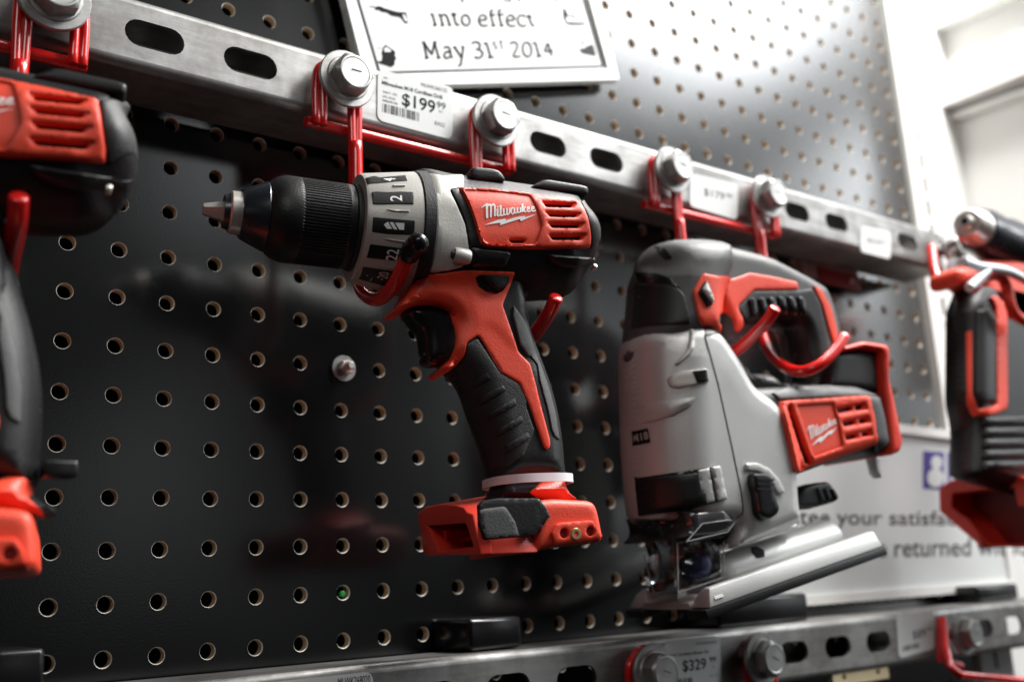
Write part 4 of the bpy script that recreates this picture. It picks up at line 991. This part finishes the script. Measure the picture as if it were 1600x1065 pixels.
obj('tie_head', *g_box(c2[0] + .0115, c2[0] + .023, -.128, -.118, c2[2] - .001, c2[2] + .005, .001), BLKG, tie2)

# ================================================================== JIGSAW
YJ = -.094
HOOD = plastic('charcoal_grip', (0.062, 0.063, 0.064), 0.5, 0.4, 1200, var=0.25, vscale=14)
def clear_mat():
    m = bpy.data.materials.new('clear_guard'); m.use_nodes = True; n = m.node_tree; n.nodes.clear()
    o = n.nodes.new('ShaderNodeOutputMaterial'); tr = n.nodes.new('ShaderNodeBsdfTransparent'); tr.inputs[0].default_value = (.86, .88, .9, 1)
    gl = n.nodes.new('ShaderNodeBsdfGlossy'); gl.inputs['Roughness'].default_value = .12; fr = n.nodes.new('ShaderNodeFresnel'); fr.inputs[0].default_value = 1.5
    tc = n.nodes.new('ShaderNodeTexCoord'); nz = n.nodes.new('ShaderNodeTexNoise'); nz.inputs['Scale'].default_value = 90
    n.links.new(tc.outputs['Object'], nz.inputs['Vector']); bp = n.nodes.new('ShaderNodeBump'); bp.inputs['Strength'].default_value = .5; bp.inputs['Distance'].default_value = .001
    n.links.new(nz.outputs['Fac'], bp.inputs['Height']); n.links.new(bp.outputs[0], gl.inputs['Normal'])
    ad = n.nodes.new('ShaderNodeMath'); ad.operation = 'ADD'; ad.inputs[1].default_value = .05; n.links.new(fr.outputs[0], ad.inputs[0])
    mx = n.nodes.new('ShaderNodeMixShader'); n.links.new(ad.outputs[0], mx.inputs[0]); n.links.new(tr.outputs[0], mx.inputs[1]); n.links.new(gl.outputs[0], mx.inputs[2]); n.links.new(mx.outputs[0], o.inputs[0])
    return m
CLR = clear_mat()
def shrinkx(P, amt, left=True, right=True, sgn=1):
    P = ccw(P); out = []
    for i, p in enumerate(P):
        a, b = P[i - 1], P[(i + 1) % len(P)]; dx, dz = b[0] - a[0], b[1] - a[1]; l = math.hypot(dx, dz) + 1e-12; nx = dz / l
        if (nx < 0 and not left) or (nx > 0 and not right): nx = 0
        out.append((p[0] - sgn * nx * amt, p[1]))
    return out
JPSI, JPIV = rad(-10), (.43, -.094)
def make_jigsaw():
    set_view(JPSI, JPIV)
    b0 = U(1110, 966, -.13)
    t = thing('jigsaw', 'silver and red jigsaw with a black loop handle, clear blade guard and tilted shoe', 'jigsaw', (b0[0], YJ, b0[2]))
    def seam(name, px, bod, mat, par, **k): return patch(name, px, bod, mat, par, **k)
    # front hood
    hx = [(957, 535), (961, 500), (966, 456), (964, 440), (970, 420), (979, 404), (995, 390), (1013, 382), (1040, 379.5), (1076, 380), (1112, 386)]
    hp = UXZ(hx, YJ) + UXZ([(1150, 420), (1130, 470), (1125, 545), (1000, 560)], -.112)
    def gh(mid, d):
        return .034 if mid[0] < hp[4][0] + .012 else .020
    HDb = Body(rounded(shrinkx(hp, .0125, right=False), .004, 2), YJ, .034, .02, 'ell', group=gh, step=.0026)
    hood = obj('front_hood', *HDb.mesh(), HOOD, t, 45)
    # handle loop
    ho = [(1070, 381), (1108, 385), (1153, 395), (1190, 405), (1215, 417), (1244, 432), (1267, 445), (1283, 454), (1298, 481), (1307, 515), (1312, 545), (1308, 625), (1180, 628), (1120, 560), (1100, 500), (1070, 440)]
    hh = [(1137, 545), (1150, 532), (1172, 518), (1197, 511), (1220, 515), (1224, 538), (1227, 570), (1236, 600), (1212, 600), (1190, 585), (1163, 586)]
    HLb = Body(rounded(shrinkx(UXZ(ho, YJ), .007, left=False), .004, 2), YJ, .0175, .0115, 'ell', holes=[rounded(shrinkx(UXZ(hh, YJ), .0050, sgn=-1), .002, 2)], step=.0026)
    hd = obj('handle', *HLb.mesh(), HOOD, t, 45)
    BH = [HLb, HDb]
    tg = K8((186, 500), (225, 482), (285, 512), (310, 600), (292, 690), (250, 708), (205, 640))
    obj('trigger', *Body(rounded(UXZ(tg, YJ - .012), .003, 2), YJ, .012, .007, 'box', step=.002).mesh(), BLKG, t, 40)
    rp = K8((80, 212), (280, 250), (400, 208), (560, 235), (728, 272), (736, 322), (430, 325), (325, 430), (318, 455), (352, 525), (352, 585), (325, 614), (298, 600), (290, 530), (240, 482), (195, 492), (180, 540), (200, 640), (248, 712), (330, 850), (420, 1000), (380, 990), (150, 600), (130, 584), (75, 577), (45, 510), (8, 335))
    patch('handle_panel', rp, BH, RED, t, e=.0016, b=.0014, step=.0024)
    sw = patch('lock_switch', K8((33, 345), (85, 266), (110, 290), (142, 400), (130, 438), (95, 450)), BH, BLKG, t, e=.0030, b=.001)
    patch('switch_face', K8((52, 330), (85, 280), (128, 370), (138, 410), (122, 420), (100, 395)), BH, SILV, sw, e=.0042, b=.0008)
    gr = K8((322, 455), (430, 335), (740, 330), (835, 318), (890, 420), (920, 560), (950, 700), (1000, 990), (690, 1000), (655, 800), (640, 690), (622, 600), (500, 580), (430, 570), (385, 560), (362, 520))
    gi = patch('grip_insert', gr, [HLb], BLK, t, e=.0010, b=.001, step=.0024)
    for i in range(6):
        x = 400 + i * 68; patch('grip_rib', K8((x - 18, 395 - 8 * min(i, 3)), (x + 12, 375), (x + 30, 395), (x + 42, 510), (x + 10, 520), (x - 5, 420)), [HLb], BLKG, gi, e=.0024, b=.0008, px_round=1, step=.0018)
    patch('rear_stripe', K8((845, 288), (900, 325), (965, 440), (1003, 590), (1015, 690), (985, 700), (950, 590), (905, 430), (855, 330)), [HLb], RED, t, e=.0012, b=.001, step=.002)
    bz_ = K7((66, 315), (90, 280), (200, 247), (320, 247), (430, 290), (522, 382), (480, 350), (380, 328), (200, 328), (110, 352), (80, 388))
    patch('hood_groove', bz_, [HDb], BLKG, hood, e=.0006, b=.0006, px_round=1)
    patch('hood_front', K7((75, 395), (110, 356), (200, 334), (380, 334), (490, 365), (522, 400), (568, 604), (300, 612), (160, 642), (52, 690), (60, 560)), [HDb], BLK, hood, e=.0010, b=.001, px_round=1, step=.0026)
    patch('hood_notch', K7((320, 64), (385, 70), (447, 150), (395, 162), (350, 110)), [HDb], BLKG, hood, e=.0006, b=.0006)
    # gear case
    gl = [(957, 532), (955, 600), (957, 680), (962, 760), (970, 800), (990, 812)]
    gp = UXZ(gl, YJ) + UXZ([(1085, 812), (1130, 815), (1131, 860), (1190, 842), (1247, 818), (1243, 785), (1240, 737), (1216, 640), (1200, 622), (1174, 606), (1150, 562), (1125, 525), (1110, 513), (1094, 509), (1047, 506)], -.121) + UXZ([(1017, 509), (986, 515)], YJ)
    x_l = gp[0][0]
    def gg(mid, d): return .034 if mid[0] < x_l + .022 and abs(d[1]) > abs(d[0]) * .6 else .010
    GCb = Body(rounded(shrinkx(gp, .0125, right=False), .003, 2), YJ, .0355, .01, 'box', group=gg, step=.0026)
    # elliptic nose: box mode with radius ~T on the front edge
    gc = obj('gear_case', *GCb.mesh(), SILV, t, 45)
    BG = [GCb]
    def seam_px(pts, w_): return stroke(pts, w_)
    patch('shell_seam', seam_px(K7((652, 622), (712, 830)) + K10((764, 0), (852, 400), (922, 740), (936, 860), (930, 900), (892, 925)), 1.9), BG, BLK, gc, e=.0002, b=.0001, px_round=0, step=.0015, sink=.0002)
    patch('case_ridge', K10((85, 195), (350, 120), (600, 92), (560, 150), (440, 215), (300, 255), (90, 300)), BG, SILV, gc, e=.0026, b=.0055, step=.002)
    patch('case_crease', K7((560, 640), (580, 640), (592, 760), (575, 800), (470, 888), (462, 880), (555, 770)), BG, SILV, gc, e=.0022, b=.0014, step=.0014)
    sl = patch('cooling_slot', K7((408, 1000), (425, 965), (500, 932), (680, 915), (694, 1005), (600, 1022), (480, 1048), (430, 1040)), BG, GREY, gc, e=.0013, b=.0004, px_round=1)
    patch('slot_opening', K7((575, 930), (676, 918), (690, 1002), (610, 1018)), BG, BLKG, sl, e=.0016, b=.0003, px_round=.5)
    bd = patch('voltage_badge', K10((130, 335), (268, 305), (288, 405), (145, 435)), BG, BLKG, gc, e=.0017, b=.0005, px_round=.6)
    obj('lettering', *g_text('M18', K10((158, 408), (268, 382), (258, 330), (150, 354)), BG, .0021, .01), SILV, bd, 0)
    dk = patch('blade_bay', K10((60, 665), (180, 652), (765, 565), (815, 798), (690, 830), (560, 870), (170, 920), (80, 900)), BG, BLKG, gc, e=.0012, b=.0004, px_round=.6)
    patch('bay_cover', K10((612, 598), (690, 582), (730, 812), (668, 828), (650, 740), (630, 740)), BG, SILV, dk, e=.0019, b=.0004, px_round=.5)
    patch('bay_cover', K10((702, 576), (762, 567), (812, 796), (748, 808)), BG, SILV, dk, e=.0030, b=.0008, px_round=.5)
    patch('bay_cap', K10((110, 660), (545, 625), (600, 616), (630, 745), (655, 750), (665, 828), (600, 850), (170, 900), (100, 880)), BG, BLK, dk, e=.0045, b=.002, px_round=1, step=.003)
    patch('lever_scale', K10((945, 550), (1020, 546), (1110, 588), (1172, 655), (1218, 752), (1165, 765), (1125, 690), (1085, 635), (1020, 602), (950, 600)), BG, SILV, gc, e=.0022, b=.0012)
    lv = patch('orbital_lever', K10((962, 640), (985, 620), (1062, 622), (1105, 650), (1118, 760), (1152, 860), (1140, 905), (1080, 945), (1035, 938), (1000, 900), (985, 760), (966, 700)), BG, BLKG, t, e=.0065, b=.0030, px_round=2)
    patches('lever_rib', [K10((985, y), (1108, y + 5), (1108, y + 18), (987, y + 13)) for y in (655, 690, 725)], BG, BLK, lv, e=.0073, b=.0006, px_round=.3, step=.0014)
    # motor body
    yn = YJ - .031
    mp = UXZ([(1150, 604), (1200, 601), (1302, 597), (1343, 599), (1379, 612), (1390, 650), (1398, 696), (1386, 711), (1365, 703), (1300, 724), (1241, 745), (1190, 720), (1170, 660)], yn)
    MBb = Body(rounded(mp, .002, 2), YJ, .031, .010, 'box', step=.0026); mo = obj('motor_housing', *MBb.mesh(), BLK, t, 40); BM = [MBb, GCb]
    patch('housing_shoulder', K9((200, 372), (720, 352), (900, 346), (1052, 400), (1055, 428), (930, 434), (340, 462), (300, 420)), [MBb], HOOD, mo, e=.0012, b=.001)
    out = K9((335, 480), (400, 470), (930, 436), (950, 450), (985, 600), (1002, 775), (900, 812), (545, 930), (450, 968), (438, 940), (350, 560))
    V1 = [K9((718, 535), (828, 512), (835, 537), (727, 560)), K9((848, 510), (903, 500), (910, 530), (855, 542)), K9((762, 628), (848, 610), (858, 632), (775, 650)), K9((872, 608), (928, 595), (938, 620), (882, 632)), K9((776, 722), (862, 704), (870, 727), (785, 744)), K9((892, 698), (944, 688), (952, 712), (902, 720))]
    gv = K9((372, 525), (395, 495), (545, 915), (490, 905), (430, 720))
    pn = patch('side_panel', out, BM, RED, t, e=.0030, b=.0014, holes=V1 + [gv], px_round=1, step=.002)
    V2 = [K9((705, 525), (910, 488), (925, 535), (730, 570)), K9((745, 620), (930, 580), (945, 625), (765, 660)), K9((765, 712), (950, 672), (962, 715), (780, 752))]
    patch('panel_frame', shrunk(out), BM, RED, pn, e=.0044, b=.0011, holes=V2 + [gv, K9((440, 512), (690, 495), (715, 590), (740, 700), (755, 790), (560, 860), (545, 830))], px_round=1, step=.002)
    f = fit_map([(205, 175), (205, 560), (1415, 345)], [(1258.4, 666), (1262.5, 688), (1301.5, 660.5)])
    prints('logo', logo_polys(f), BM, PRINT, pn, e=.0034)
    patch('end_band', K9((945, 440), (1055, 420), (1080, 620), (1095, 765), (1012, 828), (1004, 775), (988, 600)), [MBb], HOOD, mo, e=.0020, b=.0012)
    # rear battery frame
    yr = YJ - .028
    fr = UXZ([(1313, 543), (1343, 534.5), (1379, 540), (1384, 548), (1383, 594), (1391, 628), (1404, 692), (1400, 706), (1387, 712), (1383, 680), (1377, 620), (1374, 560), (1371, 550), (1342, 545), (1313, 550)], yr)
    obj('battery_frame', *Body(rounded(fr, .001, 2), YJ, .033, .003, 'box', step=.0022).mesh(), REDD, t, 40)
    pl = UXZ([(1306, 550), (1342, 545), (1372, 549), (1376, 612), (1340, 606), (1300, 604)], yr)
    obj('battery_bay', *Body(pl, YJ, .0275, .004, 'box', step=.003).mesh(), BLK, t, 40)
    obj('latch_tab', *Body(UXZ([(1376, 706), (1389, 712), (1391, 744), (1384, 738)], -.115), YJ - .01, .004, .001, 'box', step=.003).mesh(), SILV, t, 40)
    obj('tie_end', *g_tube([U(1286, 519, YJ - .016), U(1297, 518, YJ - .014), U(1309, 522, YJ - .004)], .0018), NYL, t, 40)
    # lower neck of the motor and cam lever
    cl = UXZ([(1243, 790), (1252, 762), (1270, 754), (1297, 751), (1310, 774), (1308, 783), (1262, 796)], -.112)
    cm = obj('shoe_lever', *Body(rounded(cl, .002, 2), -.106, .007, .003, 'box', step=.002).mesh(), BLK, t, 40)
    bx = [Body(rounded(cl, .002, 2), -.106, .007, .003, 'box')]
    patches('lever_rib', [[(1276 + 11 * i, 762 + i), (1280 + 11 * i, 761 + i), (1288 + 10 * i, 786 - 2 * i), (1283 + 10 * i, 787 - 2 * i)] for i in range(3)], bx, BLKG, cm, e=.0012, b=.0006, px_round=.2, step=.0015)
    # --- shoe, in its own tilted frame
    y0 = -.133; Pf = U(1106, 968, y0); Pr = U(1386, 866, y0); e1 = (Pr - Pf); Ls = np.linalg.norm(e1); e1 /= Ls; e3 = np.array([-e1[2], 0, e1[0]]); e2 = np.array([0, 1.0, 0])
    def sw_(sec, s0, s1, ch=0.0):                            # sec = [(y, z)] swept from s0 to s1; the front end cut back by ch at the top
        n = len(sec); zm = max(z for y, z in sec); V = []
        for s in (s0, s1):
            for y, z in sec: V.append(tuple(Pf + e2 * y + e3 * z + e1 * (s + (ch * (z / zm) if s == s0 else -ch * .5 * (z / zm)))))
        return V, [tuple(range(n)), tuple(range(n, 2 * n))[::-1]] + [(i, n + i, n + (i + 1) % n, (i + 1) % n) for i in range(n)]
    def bev(o, w_):
        bm = bmesh.new(); bm.from_mesh(o.data); bmesh.ops.recalc_face_normals(bm, faces=bm.faces[:])
        ed = [e for e in bm.edges if len(e.link_faces) == 2 and e.calc_face_angle(0) > .4]; bmesh.ops.bevel(bm, geom=ed, offset=w_, segments=2, profile=.5, affect='EDGES'); bm.to_mesh(o.data); bm.free()
        o.data.polygons.foreach_set('use_smooth', [True] * len(o.data.polygons)); o.data.set_sharp_from_angle(angle=rad(35)); return o
    sh_ = bev(obj('shoe', *sw_([(.016, .0055), (.066, .0055), (.066, .008), (.016, .008)], .012, Ls - .004), SILV, t, 0), .0006)
    for o_ in (0, .064): bev(obj('shoe_rail', *sw_([(o_, .0056), (o_ + .018, .0056), (o_ + .0172, .0078), (o_ + .0120, .0135), (o_ + .0065, .0160), (o_ + .0018, .0158)], .001, Ls, .007), SILV, sh_, 0), .0010)
    for o_ in (-.0005, .0635): bev(obj('shoe_pad', *sw_([(o_, 0), (o_ + .0190, 0), (o_ + .0190, .0054), (o_, .0054)], 0, Ls + .0005), BLK, sh_, 0), .0008)
    q = [Pf + e2 * .0026 + e3 * z + e1 * s - e2 * 0 for s, z in ((.0085, .0092), (.0150, .0092), (.0150, .0125), (.0095, .0125))]
    obj('rail_hole', [tuple(p + e2 * (-.0028 + (.0022 if k > 1 else 0))) for k, p in enumerate(q)] + [tuple(p + e2 * .003) for p in q], [(0, 1, 2, 3), (4, 5, 6, 7)] + [(i, (i + 1) % 4, 4 + (i + 1) % 4, 4 + i) for i in range(4)], BLKG, sh_, 0)
    A = Pf + e1 * .030 + e2 * .030 + e3 * .0165; m = g_lathe(A, e1, [(0, .001), (.0006, .006), (.003, .0095), (.008, .0112), (.014, .0116), (Ls - .046, .0116), (Ls - .042, .010)], 36, up=(0, -1, 0)); ba = obj('shoe_cradle', *m, SILV, t, 40)
    c_ = A + e1 * .034 - e2 * .0085 + e3 * .0062; obj('cradle_screw', *g_lathe(c_, -e2 * .7 + e3 * .7, [(0, .0048), (.0012, .0048), (.0015, .003)], 6, up=(1, 0, 0)), BLKG, ba, 20)
    # front insert plate and blade
    bev(obj('splinter_guard', *sw_([(.017, .0052), (.064, .0052), (.064, .0098), (.017, .0090)], .0015, .022, .001), STEEL, sh_, 0), .0008)
    zb = U(1045, 940, YJ)[2]; bxp = U(1062, 880, YJ)[0]
    obj('saw_blade', *g_box(bxp - .004, bxp + .003, YJ - .0006, YJ + .0006, zb, zb + .055), STEEL, t, 0)
    bc = obj('blade_clamp', *g_lathe((bxp, YJ, zb + .036), (0, 0, 1), [(0, .008), (.001, .010), (.012, .010), (.013, .0085), (.030, .0085)], 24, up=(1, 0, 0)), BLKM, t, 30)
    rl = U(1085, 885, YJ - .012); obj('blade_roller', *g_lathe((rl[0], YJ - .018, rl[2]), (0, 1, 0), [(0, .006), (.001, .0085), (.010, .0085), (.011, .006)], 28, up=(0, 0, 1)), plastic('blue_steel', (.03, .03, .08), .25, .05, metal=.6), t, 30)
    obj('guard_arm', *Body(rounded(UXZ(K11((1275, 335), (1278, 372), (765, 530), (680, 552), (665, 500), (760, 490)), -.118), .001, 2), YJ - .014, .010, .002, 'box', step=.003).mesh(), SILV, t, 40)
    # clear guard: a hollow shell of clear plastic, front rounded
    gu = K11((150, 290), (158, 400), (205, 560), (275, 832), (430, 832), (440, 822), (755, 718), (745, 560), (740, 490))
    gt = K11((130, 290), (400, 268), (735, 214), (835, 318), (785, 405), (700, 470), (430, 495), (160, 400))
    lo = UXZ(gu[:4], YJ) + UXZ(gu[5:], YJ - .024)
    def gq(mid, d): return .024 if mid[0] < lo[3][0] + .004 and abs(d[1]) > abs(d[0]) else .003
    g1 = obj('blade_guard', *Body(rounded(shrinkx(lo, .0085, right=False), .0015, 2), YJ, .025, .003, 'box', group=gq, step=.003).mesh(), CLR, t, 35)
    hi = UXZ(K11((190, 290)), YJ) + UXZ(K11((400, 268), (735, 214), (835, 318), (785, 405), (700, 430), (430, 450)), YJ - .03) + UXZ(K11((215, 400)), YJ)
    obj('guard_rim', *Body(rounded(shrinkx(hi, .009, right=False), .0015, 2), YJ, .0345, .006, 'box', step=.003).mesh(), plastic('smoked_clear_plastic', (.03, .03, .032), .16, .1, 120, spec=.8, var=.4), t, 35)
    EDG = plastic('clear_plastic_edge', (.22, .23, .24), .12, .1, 200, spec=1.0, var=.1)
    for E_, yy in ((((440, 822), (437, 480), (500, 470), (760, 430)), -.0265), (((500, 470), (610, 345), (800, 318), (838, 330), (785, 402), (500, 470)), -.0355), (((755, 470), (755, 718), (440, 825)), -.0265), (((205, 560), (275, 832), (430, 832)), -.004)):
        obj('guard_edge', *g_tube([U(*K11(p)[0], YJ + yy) for p in E_], .00040, 8), EDG, g1, 40)
    turn(t, JPSI, JPIV); return t
jig = make_jigsaw()

# ================================================================== DRILL AT THE RIGHT EDGE
def make_right():
    YR = -.105
    t = thing('cordless_drill', 'blurred red and black drill cut off by the right edge, its chuck seen almost end-on', 'power drill', tuple(U(1540, 850, YR)), 'cordless drills on the pegboard')
    A = U(1513, 349, YR - .015); B = U(1600, 404, YR + .010); D = (B - A) / np.linalg.norm(B - A); s = F / np.dot(RM[2], A - CP); px = 1 / s
    def L(name, pr, mat): return obj(name, *g_lathe(A, D, [(a_ * px, r * px) for a_, r in pr], 64, up=(0, 0, 1)), mat, t, 35)
    L('jaw', [(-16, 3), (-16, 9), (-2, 13)], STEEL); L('chuck_mouth', [(-17, .1), (-16.8, 5), (-16.2, 5.5)], BLKG)
    L('nose_ring', [(-4, 10), (-4, 20), (0, 23), (18, 27), (20, 28), (34, 30), (36, 28)], STEEL)
    L('chuck_sleeve', [(34, 28), (35, 32), (60, 38), (150, 41), (158, 46), (215, 48), (216, 30)], BLKM)
    hn = UXZ([(1524, 432), (1560, 418), (1630, 450), (1630, 775), (1517, 745), (1519, 660), (1510, 620), (1510, 470)], YR - .012)
    HB = Body(rounded([(x + (.006 if i > 3 or i == 0 else 0), z) for i, (x, z) in enumerate(hn)], .004, 2), YR, .016, .014, 'ell', step=.004); hd = obj('handle', *HB.mesh(), BLK, t, 45)
    bp = UXZ([(1528, 410), (1569, 395), (1690, 400), (1690, 500), (1640, 520), (1602, 508), (1584, 492), (1576, 450), (1558, 432), (1534, 438)], YR - .03)
    obj('motor_housing', *Body(rounded(bp, .003, 2), YR, .016, .008, 'box', step=.005).mesh(), RED, t, 45)
    obj('trigger_bow', *g_tube(spline([U(x, y, YR - .030) for x, y in K12((640, 700), (700, 640), (760, 600), (830, 585), (890, 620), (930, 720), (950, 830), (1000, 920), (1090, 975))], 4), .0042), REDD, t, 40)
    tr = K13((372, 100), (400, 90), (402, 620), (450, 745), (600, 715), (608, 700), (600, -100), (560, -190), (600, -200), (680, -120), (692, 0), (695, 690), (680, 750), (540, 800), (425, 800), (380, 700))
    patch('panel_trim', tr, [HB], RED, t, e=.003, b=.0018, px_round=1, step=.004)
    patch('trigger', K13((440, -80), (560, -90), (600, 0), (600, 690), (470, 690), (430, 600)), [HB], BLK, t, e=.0030, b=.003, step=.004)
    for i in range(5):
        y = 812 + i * 92; patch('grip_rib', K13((500, y), (900, y - 10), (900, y + 55), (500, y + 60)), [HB], RUB, hd, e=.004, b=.0028, px_round=1, step=.003)
    # foot: a frame open to the left
    xa = U(1467, 780, -.052)[0]
    oo = [(lambda q: (q[1], q[2]))(UX(*p, xa)) for p in K14((490, 925), (145, 630), (140, 450), (205, 390), (385, 325), (720, 300), (800, 335), (1000, 350), (1000, 930))]
    ii = [(lambda q: (q[1], q[2]))(UX(*p, xa)) for p in K14((560, 908), (385, 690), (255, 600), (255, 482), (500, 455), (765, 432), (800, 590), (960, 600), (960, 905))]
    oo, ii = ccw(oo), ccw(ii); V, T, rem = tri2d([oo, ii]); n = len(V); VV = [(xa, y, z) for y, z in V] + [(xa + .05, y, z) for y, z in V]; FF = [tuple(q) for q in T] + [tuple(n + i for i in q) for q in T]; k = 0
    for L_ in (oo, ii):
        for i in range(len(L_)): p, q = rem[k + i], rem[k + (i + 1) % len(L_)]; FF.append((p, q, n + q, n + p))
        k += len(L_)
    ft = obj('battery_foot', VV, FF, REDD, t, 30)
    bm = bmesh.new(); bm.from_mesh(ft.data); bmesh.ops.recalc_face_normals(bm, faces=bm.faces[:]); ed = [e for e in bm.edges if len(e.link_faces) == 2 and e.calc_face_angle(0) > .6]
    bmesh.ops.bevel(bm, geom=ed, offset=.0012, segments=2, profile=.5, affect='EDGES'); bm.to_mesh(ft.data); bm.free()
    y_ = [p[0] for p in ii]; z_ = [p[1] for p in ii]; obj('contact_block', *g_box(xa + .03, xa + .048, min(y_), max(y_), min(z_), max(z_)), DRED, ft, 0)
    ys = YR - .038
    tt = thing('strap_tie', 'pale nylon strap tied round the drill at the right edge', 'strap', tuple(U(1560, 430, ys)))
    for P in (((560, 470), (700, 515), (850, 535), (960, 565), (1120, 650)), ((610, 690), (660, 640), (760, 545))): obj('strap', *g_tube(spline([U(x, y, ys) for x, y in K12(*P)], 4), .0036), NYL, tt, 40)
    wp = [(1455, 385), (1459, 418), (1466, 440), (1475, 446), (1500, 443), (1518, 438), (1530, 428)]
    wh = thing('wire_hanger', 'bent red wire at the right end of the upper rail that holds the blurred drill', 'hook', tuple(U(1470, 440, -.06)), 'red wire hangers bolted to the rails')
    obj('wire', *g_tube([U(x, y, -.062 - .035 * i / 6) for i, (x, y) in enumerate(wp)], .0042), REDW, wh, 40)
    obj('bracket', *g_tube([U(1456, 395, -.052), U(1458, 432, -.052), U(1476, 437, -.052)], .0032), REDW, wh, 40)
    pc = thing('plastic_clip', 'white clip with a bright metal end standing on the red wire at the upper right', 'clip', tuple(U(1497, 435, -.09)))
    b_ = np.array(U(1497, 436, -.088)); obj('clip_body', *g_lathe(b_, (0, 0, 1), [(0, .0075), (.001, .009), (.012, .0085), (.017, .006)], 20), NYL, pc, 30); obj('clip_end', *g_lathe(b_, (0, 0, 1), [(.016, .005), (.025, .005), (.026, .003)], 16), STEEL, pc, 30)
    return t
right = make_right()
wh = thing('wire_hanger', 'bent red wire hanging below the lower rail in the bottom right corner', 'hook', tuple(U(1480, 1040, -.055)), 'red wire hangers bolted to the rails')
obj('wire', *g_tube([U(x, y, -.056 - .02 * i / 4) for i, (x, y) in enumerate([(1473, 965), (1477, 1010), (1484, 1040), (1500, 1054), (1640, 1066)])], .0030), REDW, wh, 40)
obj('bracket', *g_tube([U(1470, 965, -.054), U(1470, 1030, -.054), U(1500, 1040, -.054)], .0034), REDW, wh, 40)
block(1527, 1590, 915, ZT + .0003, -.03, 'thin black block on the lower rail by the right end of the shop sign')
